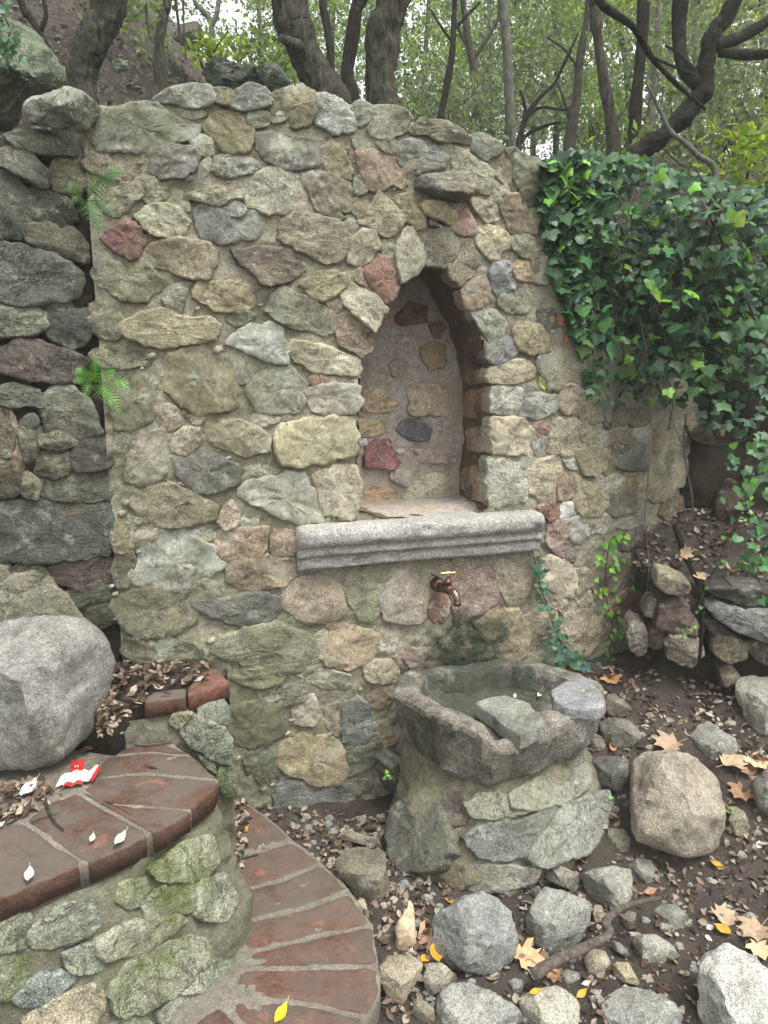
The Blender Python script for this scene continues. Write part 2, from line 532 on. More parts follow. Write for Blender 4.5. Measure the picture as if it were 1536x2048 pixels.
def plain_mat(name, c, rough=.6, metal=0.0, bumpy=.3, sc=60, var=.3):
    b = NB(name)
    geo = b.n('ShaderNodeNewGeometry'); W = geo.outputs['Position']
    cc = b.mix(1.0, c, b.ramp(b.noise(W, sc, 5, .65), [(.3, 1 - var), (.5, 1.0), (.7, 1 + var)]), 'MULTIPLY')
    p = b.bsdf(cc, rough, .4, b.bump(b.noise(W, sc * 2, 5, .65), bumpy, .003))
    p.inputs['Metallic'].default_value = metal
    return b.finish(p.outputs[0])
M['bronze'] = plain_mat('aged_bronze', (.115, .072, .05), .42, .85, .5, 90, .5)
M['brass'] = plain_mat('worn_brass', (.62, .43, .17), .35, .9, .2, 90, .25)
M['spout'] = plain_mat('rubbed_bronze', (.21, .15, .105), .35, .9, .3, 90, .35)
M['iron_and_hole_shade'] = plain_mat('iron_and_hole_shade', (.03, .026, .024), .6, .5, .4, 90, .3)
M['red_foil'] = plain_mat('red_wrapper', (.38, .022, .02), .35, 0, .2, 40, .2)
M['white_paper'] = plain_mat('white_wrapper', (.5, .48, .49), .7, 0, .3, 40, .12)
M['bark_piece'] = plain_mat('dry_bark', (.42, .32, .21), .9, 0, 1.0, 40, .5)

# ------------------------------------------------------------------ surfaces that carry stones
class Surf:
    """patches (origin, edge1, edge2); gives the nearest hit point and the normal that faces the viewer"""
    def __init__(s):
        s.p = []
    def quad(s, o, e1, e2, pad=.05):
        o, e1, e2 = (np.asarray(a, float) for a in (o, e1, e2))
        n = np.cross(e1, e2); n /= np.linalg.norm(n)
        s.p.append((o, e1, e2, n, pad))
    def hit(s, px, py):
        d = rays((px, py))[0]
        best = None
        for pad_on in (0, 1, 8, 60, 400):
            for o, e1, e2, n, pad in s.p:
                dn = d @ n
                if abs(dn) < 1e-6:
                    continue
                t = ((o - EYE) @ n) / dn
                if t <= 0:
                    continue
                q = EYE + d * t - o
                u = q @ e1 / (e1 @ e1); v = q @ e2 / (e2 @ e2)
                a, b = pad * pad_on / np.linalg.norm(e1), pad * pad_on / np.linalg.norm(e2)
                if -a <= u <= 1 + a and -b <= v <= 1 + b and (best is None or t < best[0]):
                    best = (t, EYE + d * t, n if dn < 0 else -n)
            if best:
                break
        return best[1], best[2]

def stone_mesh(poly, P0, n, H, depth, seed, N=52, rough=1.0, tilt=.18, grow=4.0):
    """a stone whose face lies on the plane (P0, n): broken edges, faces meeting in ridges, sunk back into the wall"""
    rs = random.Random(seed)
    pp = smooth_poly(poly, N, 1, .1)
    c, A = area_centroid(pp)
    c2 = pp - c
    ln = np.maximum(np.linalg.norm(c2, axis=1), 1e-6)
    jit = np.array([mnoise.fractal(Vector((q[0] * .05 + seed, q[1] * .05, seed * .3)), .7, 2.1, 4) for q in c2])
    pp = pp + c2 / ln[:, None] * (grow + np.clip(jit * 7.0, -9, 9) * np.minimum(1, ln / 40))[:, None]
    O = on_plane(pp, P0, n)
    C = on_plane(c, P0, n)[0]
    size = np.linalg.norm(O - C, axis=1).mean()
    rings = [(.94, None), (.985, None), (1.0, 0.0), (.992, .45), (.972, .75), (.94, .90), (.89, .97), (.82, 1.0), (.73, 1.0), (.62, 1.0), (.5, 1.0), (.37, 1.0), (.23, 1.0), (.09, 1.0)]
    e1 = np.cross([0, 0, 1.0], n)
    if np.linalg.norm(e1) < .2:
        e1 = np.array([1.0, 0, 0])
    e1 /= np.linalg.norm(e1); e2 = np.cross(n, e1)
    planes = []
    for _ in range(rs.randint(3, 6)):              # hewn faces
        a = rs.uniform(0, 6.283); g = rs.uniform(.1, .75) * H
        planes.append((rs.uniform(.8, 1.25) * H, g * math.cos(a) / size, g * math.sin(a) / size - .15 * H / size))
    V = []
    for k, (s, h) in enumerate(rings):
        q = C + (O - C) * s
        if h is None:
            V.append(q - n * (depth if k == 0 else depth * .35))
            continue
        d = q - C
        a, b2 = d @ e1, d @ e2
        hh = np.min([p0 + p1 * a + p2_ * b2 for p0, p1, p2_ in planes], 0)
        hh = np.maximum(hh, H * .35) * h
        nz = fbm_arr(q, 13, 4, seed)
        rid = np.abs(fbm_arr(q, 30, 4, seed + 5))
        am = min(1.0, size / .06)
        hh = hh + (.25 + .75 * h) * rough * (nz * .009 * am - rid * .008 * am + .002)
        V.append(q + n * hh[:, None])
    V = np.vstack(V)
    F = []
    m = len(rings)
    for i in range(m - 1):
        for k in range(N):
            F.append((i * N + k, i * N + (k + 1) % N, (i + 1) * N + (k + 1) % N, (i + 1) * N + k))
    F.append(tuple((m - 1) * N + k for k in range(N)))
    F.append(tuple(range(N - 1, -1, -1)))
    j = (m - 1) * N
    nn = np.cross(V[j + N // 4] - V[j], V[j + N // 2] - V[j])
    if nn @ n < 0:
        F = [f[::-1] for f in F]
    return V, F, C

TILES = {'A': (0, 150, 2.954), 'B': (420, 150, 2.954), 'C': (800, 200, 3.491), 'D': (0, 640, 2.954), 'E': (420, 640, 2.954),
         'F': (840, 680, 3.53), 'G': (220, 1120, 2.56), 'H': (700, 1080, 2.743), 'R': (1080, 850, 3.368), 'N': (1050, 1300, 2.7387),
         'M': (640, 1600, 2.954), 'Q': (0, 1600, 1.92), 'U': (0, 1200, 2.954)}

def parse(block):
    """'T hex height x,y x,y ...' -> (pixel polygon, colour, height)"""
    out = []
    for line in block.strip().splitlines():
        w = line.split()
        if len(w) < 5:
            continue
        ox, oy, s = TILES[w[0]]
        pts = [tuple(float(a) for a in p.split(',')) for p in w[3:]]
        out.append(([(ox + x / s, oy + y / s) for x, y in pts], w[1], float(w[2])))
    return out

_seed = [11]
def lay(block, surf, mat, parent, name='stone', gain=1.0, depth=.07, rough=1.0, sink=0.0, hmul=.85, N=52, grow=4.0, sat=.62, blend=0.0):
    res = []
    for poly, hx, H in parse(block):
        _seed[0] += 1
        c, A = area_centroid(np.array(poly))
        P0, n = surf.hit(*c)
        P0 = P0 - n * sink
        V, F, C = stone_mesh(poly, P0, n, H * .001 * hmul, depth, _seed[0] * .731, N=N, rough=rough, grow=grow)
        res.append(link_mesh(name, V, F, random.choice(mat) if isinstance(mat, list) else mat, parent, C, color=list((np.array(lin(hx, sat)) * (1 - blend) + np.array([.235, .215, .15]) * blend) * gain), sharp=34))
    return res

# ------------------------------------------------------------------ the ground
def sstep(a, b, x):
    t = np.clip((x - a) / (b - a), 0, 1)
    return t * t * (3 - 2 * t)

def ground_z(x, y):
    x = np.asarray(x, float); y = np.asarray(y, float)
    return .40 * sstep(1.98, 2.95, y + .22 * (x - .6)) * sstep(.15, .75, x) + .02 * np.sin(x * 5 + 1) * np.sin(y * 4)

gx = np.concatenate([np.linspace(-40, -1.4, 14)[:-1], np.linspace(-1.4, 2.6, 170), np.linspace(2.6, 40, 14)[1:]])
gy = np.concatenate([np.linspace(-40, .6, 14)[:-1], np.linspace(.6, 3.6, 130)])
GX, GY = np.meshgrid(gx, gy, indexing='ij')
GZ = ground_z(GX, GY)
gv = np.stack([GX, GY, GZ], -1).reshape(-1, 3)
near = (np.abs(gv[:, 0] - .6) < 2.1) & (gv[:, 1] > .5)
gv[near, 2] += fbm_arr(gv[near], 5, 5) * .018 + fbm_arr(gv[near], 30, 3) * .006
ground = link_mesh('ground', gv, grid_faces(len(gx), len(gy)), M['soil'], loc=(0, 0, 0), kind='structure')

# ------------------------------------------------------------------ the fountain wall
TH = R(17)
WDIR = np.array([math.cos(TH), math.sin(TH), 0.0])
WN = np.array([math.sin(TH), -math.cos(TH), 0.0])
W0 = np.array([-.293, 2.567, 0.0])
plan = [W0 + WDIR * t for t in (-.60, .94)]
ang = 17.0
for k in range(6):                                # the wall bends back towards the bank
    ang += 2.7
    plan.append(plan[-1] + .045 * np.array([math.cos(R(ang)), math.sin(R(ang)), 0]))
plan.append(plan[-1] + .85 * np.array([math.cos(R(ang)), math.sin(R(ang)), 0]))
plan = np.array(plan)
wall_surf = Surf()
for a, b in zip(plan[:-1], plan[1:]):
    wall_surf.quad(a - [0, 0, .1], b - a, [0, 0, 3.0], .02)
plen = np.concatenate([[0], np.cumsum(np.linalg.norm(np.diff(plan, axis=0), axis=1))])

def plan_at(s):
    P = np.stack([np.interp(s, plen, plan[:, k]) for k in range(3)], -1)
    e = 1e-3
    Q = np.stack([np.interp(np.minimum(s + e, plen[-1]), plen, plan[:, k]) - np.interp(np.maximum(s - e, 0), plen, plan[:, k]) for k in range(3)], -1)
    Q /= np.linalg.norm(Q, axis=-1, keepdims=True)
    return P, np.stack([Q[..., 1], -Q[..., 0], np.zeros_like(Q[..., 0])], -1)

def s_of(P):
    best = None
    for i in range(len(plan) - 1):
        d = plan[i + 1] - plan[i]; L = np.linalg.norm(d); d = d / L
        t = np.clip((P - plan[i]) @ d, 0, L)
        q = plan[i] + d * t
        e = np.hypot(*(q - P)[:2])
        if best is None or e < best[0]:
            best = (e, plen[i] + t)
    return best[1]

sil = [(170, 225), (205, 214), (300, 207), (330, 192), (420, 188), (480, 186), (540, 190), (600, 188), (630, 198), (700, 212), (760, 224),
       (810, 238), (860, 256), (920, 274), (960, 294), (1000, 312), (1040, 330), (1080, 346), (1105, 362), (1122, 420), (1140, 520), (1170, 600), (1240, 680), (1330, 720)]
top_s, top_z = [], []
for p in sil:
    h = wall_surf.hit(*p)[0]
    top_s.append(s_of(h)); top_z.append(h[2])
wall_top = lambda s: np.interp(s, top_s, top_z)

NICHE = [(716, 1036), (714, 960), (714, 860), (717, 760), (722, 692), (765, 612), (800, 568), (845, 533), (884, 530), (918, 566), (945, 625),
         (968, 690), (979, 745), (985, 810), (986, 900), (980, 965), (974, 1036)]
NICHE = smooth_poly(NICHE, 90, 1)

fw = thing('fountain_wall', plan_at(np.array(.85))[0], 'tall mortared rubble stone fountain wall with arched niche and ledge', 'wall')
ns, nz = 250, 250
ss = np.linspace(0, plen[-1], ns)
tt = np.linspace(0, 1, nz)
PP, NN = plan_at(ss)
ZT = wall_top(ss) + .012 * fbm_arr(np.stack([ss, ss * 0, ss * 0], 1), 9, 3)
V = np.zeros((ns, nz, 3))
V[:, :, :2] = PP[:, None, :2]
V[:, :, 2] = -.12 + (ZT[:, None] + .12) * tt[None]
fl = V.reshape(-1, 3)
disp = fbm_arr(fl, 10, 4) * .011 + fbm_arr(fl, 42, 4) * .0075 + .0005
fl = fl + NN.repeat(nz, 0) * disp[:, None]
ctr = V.reshape(ns, nz, 3)
mid = (ctr[:-1, :-1] + ctr[1:, 1:]) / 2
inside = poly_in(NICHE, proj(mid.reshape(-1, 3))).reshape(ns - 1, nz - 1)
keep = ~inside
F = grid_faces(ns, nz, keep)
F = [f for f in F]
# rough top going back, and the back
nb = 7
tv = []
for i in range(ns):
    for k in range(1, nb):
        q = fl[i * nz + nz - 1] - NN[i] * (.38 * k / (nb - 1))
        q = q + np.array([0, 0, .02 * fbm(q[0], q[1], q[2], 9, 3) - .015 * (k == nb - 1)])
        tv.append(q)
base = len(fl)
for i in range(ns - 1):
    prev = (i * nz + nz - 1, (i + 1) * nz + nz - 1)
    for k in range(nb - 1):
        a, b = base + i * (nb - 1) + k, base + (i + 1) * (nb - 1) + k
        F.append((prev[0], prev[1], b, a))
        prev = (a, b)
link_mesh('mortar', np.vstack([fl, tv]), F, M['mortar'], fw)

# the niche: reveal, back and floor are cut back into the wall
ND = .29
n_out = on_plane(NICHE, W0, WN)
nr = 16
RV, RF = [], []
for i in range(len(n_out)):
    j, k = (i + 1) % len(n_out), i - 1
    tg = n_out[j] - n_out[k]; tg /= np.linalg.norm(tg)
    inn = np.cross(WN, tg)
    for r in range(nr):
        q = n_out[i] - WN * (ND * r / (nr - 1) - .004)
        RV.append(q + inn * (fbm(q[0], q[1], q[2], 13, 4) * .014 + fbm(q[0], q[1], q[2], 45, 3) * .004))
for i in range(len(n_out)):
    j = (i + 1) % len(n_out)
    for r in range(nr - 1):
        RF.append((i * nr + r, j * nr + r, j * nr + r + 1, i * nr + r + 1))
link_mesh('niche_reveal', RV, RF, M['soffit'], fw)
BP0 = W0 - WN * (ND - .012)
lx = (n_out - W0) @ WDIR
bx = np.linspace(lx.min() - .02, lx.max() + .02, 70)
bz = np.linspace(n_out[:, 2].min() - .02, n_out[:, 2].max() + .02, 120)
BV = np.array([BP0 + WDIR * a + np.array([0, 0, b]) for a in bx for b in bz])
BV += WN * (fbm_arr(BV, 9, 4) * .007 + fbm_arr(BV, 40, 4) * .005 + .002)[:, None]
link_mesh('niche_back', BV, grid_faces(70, 120), M['plaster'], fw)
niche_surf = Surf()
niche_surf.quad(BP0 + WDIR * (lx.min() - .1) + [0, 0, .8], WDIR * (np.ptp(lx) + .2), [0, 0, 1.3])
reveal_surf = Surf()
for i in range(len(n_out)):
    j = (i + 1) % len(n_out)
    reveal_surf.quad(n_out[i], n_out[j] - n_out[i], -WN * ND, .004)

WALL = '''
A 7a7f6c 22 600,215 890,165 1010,215 1050,280 1190,300 1160,370 1000,415 900,430 800,460 640,440 575,455 560,330
A 8c9488 24 900,150 1000,90 1120,70 1230,68 1270,150 1180,195 1000,165
A a08e6a 14 1090,215 1150,200 1205,220 1180,245 1100,245
A 7f7a50 18 1250,90 1350,95 1370,140 1330,165 1270,150
A 857a48 22 1215,300 1260,245 1400,240 1470,290 1495,370 1450,450 1370,460 1290,410 1225,350
A 76706a 24 850,530 880,455 960,425 1110,430 1170,470 1160,540 1080,600 980,605 880,575
A 7b6d4f 14 540,480 620,455 740,455 800,490 820,560 760,620 640,600 530,560 490,520
A a0a088 16 1140,400 1180,360 1230,390 1250,460 1200,470 1160,440
A 9a9480 10 1175,600 1195,540 1230,490 1235,530 1200,610
A 8d8f7c 22 1265,560 1290,500 1350,480 1420,500 1536,520 1520,570 1430,580 1350,590 1300,590
A 84815e 24 1095,735 1130,700 1250,680 1380,680 1440,665 1430,720 1370,730 1290,760 1200,745
A 85805c 16 790,680 850,620 930,640 980,670 970,730 880,740 840,710
A 757452 16 575,740 600,660 700,640 780,650 840,720 760,770 700,835 640,800
A a09a70 20 800,830 870,780 960,775 1040,800 1100,860 1080,920 1010,960 930,950 850,900
A 827d58 12 990,690 1060,700 1110,760 1100,800 1010,760
A 7d7f72 20 1160,880 1160,800 1230,770 1380,785 1500,810 1536,870 1520,960 1420,975 1300,990 1210,960
A 8b8d7a 16 1330,790 1390,755 1440,790 1420,825 1350,820
A 7a4440 22 610,960 690,900 740,880 830,910 850,980 810,1060 760,1075 690,1040 640,1000
A 8f7f5a 22 840,1060 880,1000 1000,980 1180,990 1270,1030 1260,1100 1220,1205 1130,1190 1060,1160 960,1140 870,1100
A 757550 20 560,1170 600,1100 700,1090 830,1110 900,1160 950,1230 880,1310 800,1340 720,1300 650,1260 570,1250
A 7c7b5c 14 970,1330 1010,1260 1110,1235 1080,1320 1060,1390 1020,1400
A 9a8650 20 1155,1290 1180,1230 1300,1240 1440,1240 1490,1330 1480,1390 1380,1400 1250,1370 1160,1320
A 6f7155 16 530,1480 540,1370 620,1340 700,1380 715,1450 690,1560 600,1540 550,1500
A 9f8f5e 24 720,1480 830,1410 1000,1400 1100,1440 1240,1430 1290,1480 1270,1560 1150,1580 1000,1600 850,1590 740,1540
B 777b72 30 100,180 150,110 220,65 300,85 370,150 300,190 180,205
B 857b4e 26 450,200 440,100 520,75 600,110 605,230 580,290 500,300 450,270
B 6d6a48 12 350,140 440,90 450,200 430,250 380,220
B a8aaa0 26 605,160 640,120 720,140 790,180 860,320 800,345 710,335 650,280 620,220
B 848472 18 830,220 880,165 950,200 920,270 885,305 860,270
B 83805f 22 940,230 980,190 1100,200 1165,240 1160,320 1100,350 1050,385 970,360 930,330
B 86886f 12 850,380 900,370 915,420 870,440
B 8a8664 14 965,390 1010,380 1080,400 1110,430 1080,465 1020,430
B 6b675c 28 275,440 290,360 360,345 480,380 600,380 680,410 640,470 630,550 560,545 430,540 330,500
B 8a8058 18 700,420 760,390 800,450 780,500 830,560 830,615 760,600 690,550 680,470
B 9d7c66 24 860,490 880,450 1000,460 1080,500 1110,570 1150,640 1120,670 1060,640 1020,670 950,675 900,600
B 8a8470 10 860,620 890,600 915,680 870,700
B 767a70 24 1110,460 1115,400 1200,395 1310,430 1390,490 1380,550 1250,550 1150,530
B 9d9778 22 205,640 270,590 350,570 480,580 560,650 570,720 530,790 420,800 330,810 250,780 215,720
B 8b7d68 20 545,610 580,580 700,600 800,640 830,720 800,800 720,810 640,790 590,700
B 8d8355 12 680,830 720,810 770,840 730,860
B 7c6455 10 850,800 890,745 920,770 880,840
B a9996c 26 880,870 960,770 1000,710 1060,770 1125,850 1110,900 1050,945 960,900
B 80826f 12 800,880 850,840 890,900 860,940 810,920
B 857a58 24 410,960 430,860 520,835 650,850 760,880 830,960 800,1040 740,1110 650,1100 540,1030 450,1000
B b0a27c 22 820,1090 850,980 900,930 970,940 990,1010 940,1080 870,1130
B 9f8f5c 24 1090,740 1170,720 1230,790 1260,900 1200,900 1150,840
B 8c8a6c 12 1010,1010 1060,980 1100,1060 1090,1110 1040,1060
B a49c78 26 1110,1000 1150,920 1200,940 1240,1030 1250,1110 1200,1180 1140,1220 1110,1130
B 904c40 26 920,1150 1000,1080 1060,1110 1110,1220 1080,1290 1040,1350 980,1300 940,1220
B 6a5a4e 26 160,1090 140,1040 280,1020 420,1040 500,1080 560,1150 520,1190 350,1240 270,1190 220,1130
B 9c8c58 22 525,1240 600,1190 720,1160 820,1180 800,1240 740,1300 660,1320 600,1300
B 9a8066 12 850,1180 890,1160 930,1210 910,1240
B b4a886 28 780,1310 830,1240 900,1280 960,1310 1030,1390 1000,1440 960,1510 890,1440 820,1380
B 9b7a62 12 700,1350 740,1340 765,1370 730,1395
B 827f68 20 330,1390 380,1290 460,1260 560,1330 640,1360 740,1400 740,1480 680,1536 560,1500 450,1460 370,1430
B 827f5c 12 90,1440 200,1400 270,1420 160,1470
B a09b80 14 370,225 410,230 430,260 380,265
B 7b7a60 12 240,215 330,235 330,290 240,300
C 7a7258 34 70,200 170,145 300,170 400,215 470,260 480,310 400,300 300,280 200,245 110,250
C 74786c 30 480,260 560,250 660,310 680,360 640,380 590,430 520,350
C a59e76 26 370,420 400,350 470,390 560,450 640,510 635,580 590,650 520,630 430,560 380,500
C 7b6c50 16 640,430 690,380 740,370 780,430 770,500 750,570 690,560 650,510
C 76765c 30 790,400 850,390 960,430 975,520 960,600 900,615 820,590 795,480
C 6f6d58 24 690,340 780,360 850,390 790,400 740,365
C 5f5d48 16 980,470 1030,480 1070,560 1050,640 1000,640 980,560
C a9a282 22 640,620 660,570 710,580 740,660 720,700 650,690
C 8f7558 24 690,740 720,680 830,670 860,760 880,890 850,920 770,920 740,830
C 958b64 22 480,710 530,690 620,690 660,750 650,830 590,840 540,780
C 8e8360 12 665,830 690,790 720,850 710,895 680,880
C 5f5848 30 840,650 900,630 940,660 900,740 860,720
C 8f8650 18 870,820 900,770 950,790 945,920 880,910
C a8965c 44 150,760 200,720 260,740 360,790 350,850 310,860 260,820 200,810
C 9b6c5a 26 360,900 390,810 450,790 490,860 500,940 430,930
C 82785f 26 160,1080 165,950 210,890 280,905 370,930 380,1000 360,1090 310,1150 240,1145 200,1140
C 8f8260 22 320,1170 390,1010 460,1000 500,1060 540,1120 480,1230 420,1280 370,1240
C a89a66 26 510,880 560,870 660,910 750,960 740,1020 690,1050 680,1110 620,1120 570,1030 530,960
C 82805c 22 765,1010 800,960 900,965 960,1010 970,1060 920,1110 850,1080 800,1050
C 96927a 12 760,1060 790,1050 800,1120 770,1130
C 7c8084 26 630,1200 650,1140 740,1140 790,1200 790,1290 740,1340 680,1350 640,1290
C a88a58 22 795,1190 810,1135 900,1150 920,1200 910,1255 820,1240
C 8e7046 22 920,1150 960,1090 1010,1100 1030,1230 1020,1275 930,1250
C 94785c 22 430,1340 480,1290 570,1240 605,1300 600,1400 530,1450 480,1450
C 8b8868 20 690,1410 740,1340 850,1330 890,1400 860,1470 780,1480 720,1440
C 92907a 18 500,1480 600,1470 690,1500 720,1560 690,1640 620,1680 580,1600
C 77727a 24 610,1740 640,1690 720,1650 790,1650 815,1720 790,1770 700,1830 620,1830
C 9d8d58 26 800,1630 830,1570 920,1580 980,1590 1020,1660 1010,1740 910,1770 850,1740 820,1690
C 55564c 14 970,1480 1060,1470 1085,1560 1030,1600 980,1540
F 8b8664 24 870,90 960,70 1090,90 1130,200 1125,320 1050,260 980,340 900,350 870,250 860,180
F 9f9b86 10 842,130 862,110 868,180 848,210
F ae9a6c 22 490,260 510,190 650,165 750,150 790,220 800,270 680,285 580,295 500,290
F aaa692 22 512,340 600,340 690,350 690,450 640,510 560,500 512,490
F 8f8f7c 26 700,480 730,400 800,390 960,400 950,470 910,510 800,545 710,520
F 78766a 16 690,370 720,330 800,340 820,380 740,390
F 9b8460 22 990,450 1020,340 1100,320 1140,380 1135,520 1080,520 1010,500
F c2ac80 26 518,780 518,570 600,555 700,570 790,650 795,740 770,790 680,805 580,790
F 9a6a58 16 800,620 830,595 900,620 900,650 850,670
F 9a8f6c 22 920,640 950,580 1050,560 1130,600 1130,720 1080,800 1000,810 910,790
F 8f8c78 16 800,730 840,690 880,710 870,790 830,820
F aea88e 24 485,1150 485,850 560,840 650,870 720,940 740,1040 720,1120 640,1140 550,1160
F b8a278 26 740,980 760,900 870,840 970,820 980,920 970,1090 930,1130 850,1110 770,1070
F a47c66 20 985,1000 1010,930 1060,920 1100,980 1070,1080 1010,1120 970,1100
F a09a84 10 740,1110 770,1130 810,1190 770,1190
F 9a5844 22 835,1190 870,1155 940,1150 970,1200 950,1260 920,1270 880,1220
F bcb8ac 18 990,1250 1010,1170 1060,1160 1080,1200 1060,1240 1030,1265
F b0ab9c 16 1020,840 1080,815 1115,840 1110,890 1060,890
F 847a52 26 1110,800 1170,740 1240,740 1300,800 1290,900 1220,950 1150,920
F b0ac98 14 1220,960 1245,955 1280,1000 1270,1080 1235,1040
F 9a8858 24 1090,980 1130,970 1280,1100 1300,1160 1240,1230 1160,1250 1090,1160 1120,1080
F a09a84 12 680,850 760,830 780,870 700,885
F a27c6c 22 900,1400 920,1310 1040,1265 1030,1350 980,1430 930,1440
F 908c7c 20 1070,1400 1060,1290 1110,1260 1150,1330 1120,1420
F a8a492 12 1140,1360 1220,1290 1220,1330 1160,1375
F a39a82 14 1230,1290 1300,1240 1335,1290 1330,1310 1270,1340
F 7d5e56 18 940,1490 980,1470 1060,1490 1065,1560 1000,1530
F b8a47e 26 840,1700 860,1600 910,1530 1000,1560 1080,1620 1080,1700 1050,1780 1000,1800 900,1740
F 9f8a6a 20 1060,1790 1080,1650 1150,1620 1200,1640 1190,1730 1110,1810
F b0a27e 12 1120,1840 1190,1780 1190,1840 1130,1860
F a08b6a 18 840,1760 900,1750 1000,1810 1030,1850 960,1880 880,1830
F a57f66 14 990,1890 1020,1840 1080,1860 1070,1910 1010,1920
F a07a6c 24 240,1640 300,1590 440,1590 520,1660 550,1750 540,1830 450,1890 350,1950 270,1990 230,1880 220,1760
F a58c6e 22 540,1620 580,1530 640,1600 720,1580 760,1700 740,1800 690,1880 610,1850 570,1720
F 9a7f6a 14 240,1560 270,1530 320,1540 310,1580
F 9a806a 14 350,1560 390,1540 430,1560 380,1590
F 8a4c40 22 70,1900 100,1790 160,1790 190,1860 150,1970 90,1980
F a8906c 22 1010,2040 1060,1930 1180,1900 1240,1970 1250,2150 1150,2230 1040,2180
F a88e6a 18 760,1960 840,1900 930,1900 960,2000 900,2060 800,2040
D 6c6a4a 18 540,200 590,170 740,165 860,190 900,240 860,270 760,265 640,275 560,240
D 83794c 26 960,300 990,200 1100,165 1220,165 1330,220 1390,350 1390,480 1360,530 1240,525 1150,545 1050,480 980,420
D 7d7f68 12 1410,330 1420,230 1460,260 1460,340 1430,360
D 868668 12 920,330 940,310 965,400 950,465 925,420
D 6c6a45 20 690,350 800,330 900,370 905,540 880,590 780,630 700,630 670,570 650,450
D a3906a 20 925,530 1000,510 1050,540 1050,620 980,640 930,600
D 928768 12 1110,570 1170,555 1195,580 1170,610
D 958a6a 20 1040,700 1080,650 1175,640 1160,720 1130,775 1060,780 1020,740
D 8f8155 24 1210,650 1240,590 1300,600 1420,610 1536,650 1590,690 1570,770 1440,785 1340,755 1230,715
D 5d5e5c 24 1030,830 1100,790 1200,765 1270,810 1390,850 1420,900 1400,960 1290,990 1170,1010 1110,980 1060,910
D 777556 16 680,740 700,660 780,650 790,700 750,770 700,770
D 827f60 22 860,680 940,650 990,690 985,760 960,930 850,970 750,940 770,830 790,770 850,750
D 7f7650 22 860,990 960,960 1080,1000 1200,1050 1280,1100 1260,1170 1150,1200 990,1210 880,1190 780,1110 790,1050
D b89e7c 18 1295,1190 1340,1100 1365,1070 1400,1150 1400,1190 1330,1225
D a9a490 14 1410,1180 1500,1150 1505,1230 1480,1230
D 918a6a 14 765,1170 850,1205 840,1255 810,1250
D 7f7244 18 665,1270 690,1220 760,1205 800,1280 760,1350 690,1360
D 989a86 26 770,1530 790,1450 840,1400 830,1300 900,1250 1030,1230 1120,1270 1240,1340 1330,1400 1300,1470 1200,1510 1110,1600 1010,1575 910,1580 820,1560
D 9a9a84 12 1110,1250 1200,1240 1260,1260 1240,1295 1180,1280
D a88560 22 1260,1310 1280,1250 1400,1240 1536,1230 1570,1240 1565,1330 1540,1385 1340,1405 1300,1370
D 9a967c 14 1140,1580 1200,1535 1280,1570 1310,1610 1230,1630 1150,1610
D 57503a 14 700,1390 760,1330 790,1420 760,1560 690,1570 670,1480
E 94705a 20 750,60 790,5 880,70 945,110 940,160 880,210 830,160 770,130
E a6ab9e 24 105,140 170,80 260,40 370,35 410,70 455,190 440,255 380,250 300,215 180,170
E aaa076 24 460,160 490,120 600,140 740,190 860,230 885,290 860,330 740,310 620,290 500,230
E 888a70 20 230,320 260,280 400,280 480,300 560,380 530,420 560,480 510,540 380,540 260,520 230,440
E a06c5c 14 580,360 620,335 710,350 710,385 640,395
E a0947c 20 560,440 600,400 760,390 870,380 880,480 860,540 720,545 620,540 580,490
E 8a8c72 10 170,340 190,220 225,280 215,360
E 9a9074 12 255,600 270,560 390,580 380,600 300,610
E b8a872 26 400,680 420,620 540,600 700,580 830,570 860,640 865,740 830,800 720,820 560,850 430,850 390,780
E a39a7c 12 210,880 270,865 400,890 390,905 280,920
E a09d84 24 170,1000 230,960 430,925 540,920 600,1010 650,1130 650,1190 560,1190 440,1170 360,1120 250,1080 180,1040
E b0a07a 22 620,940 660,890 840,880 870,940 880,1060 850,1150 760,1155 680,1130 640,1030
E a58068 18 365,1300 390,1250 500,1255 505,1350 480,1375 370,1370
E 94785a 24 90,1420 200,1400 500,1420 510,1500 430,1560 200,1590 110,1540
E a88e6c 24 430,1690 450,1580 520,1525 690,1515 760,1600 790,1690 770,1750 640,1780 540,1760 470,1720
E 8a8860 20 810,1600 830,1530 920,1500 990,1520 1000,1600 990,1690 960,1770 880,1770 850,1690
E a89680 22 1010,1700 1020,1570 1060,1480 1220,1475 1280,1530 1310,1620 1290,1700 1240,1760 1120,1780 1030,1750
E a08c5a 12 670,1780 720,1770 770,1790 720,1810
G 6f6a48 22 10,250 40,190 120,160 260,150 400,170 440,230 435,310 350,360 200,390 80,360
G 5e605c 28 435,220 460,200 600,200 780,170 860,185 870,240 840,300 640,320 520,290 460,250
G 5f5a40 18 80,400 200,380 400,420 490,460 470,510 330,540 150,540 70,480
G 8b8862 26 510,480 580,390 720,340 860,330 980,370 1050,420 1080,490 1060,520 960,560 890,570 760,540 640,520
G 7d7750 20 620,600 640,550 760,550 880,580 860,610 770,645 680,630
G a88a5c 24 1080,480 1120,380 1190,335 1280,360 1375,385 1370,440 1330,510 1210,545 1130,530
G a09572 14 1050,400 1100,365 1110,420 1070,450
G 8f8b6c 20 980,590 1080,570 1200,580 1230,630 1190,655 1090,640 1010,610
G b8b3a8 14 765,660 845,680 840,705 790,710
G 61624a 20 620,780 640,750 840,720 880,800 870,890 790,940 720,960 640,930 610,860
G 70705c 14 850,680 920,645 1010,650 1000,700 940,720 870,740
G a8967e 18 940,770 970,720 1040,700 1060,800 1050,830 950,825
G 94806a 14 1110,760 1180,740 1190,850 1150,890 1115,840
G 70736a 20 1190,900 1200,740 1260,700 1310,740 1330,860 1310,930 1200,940
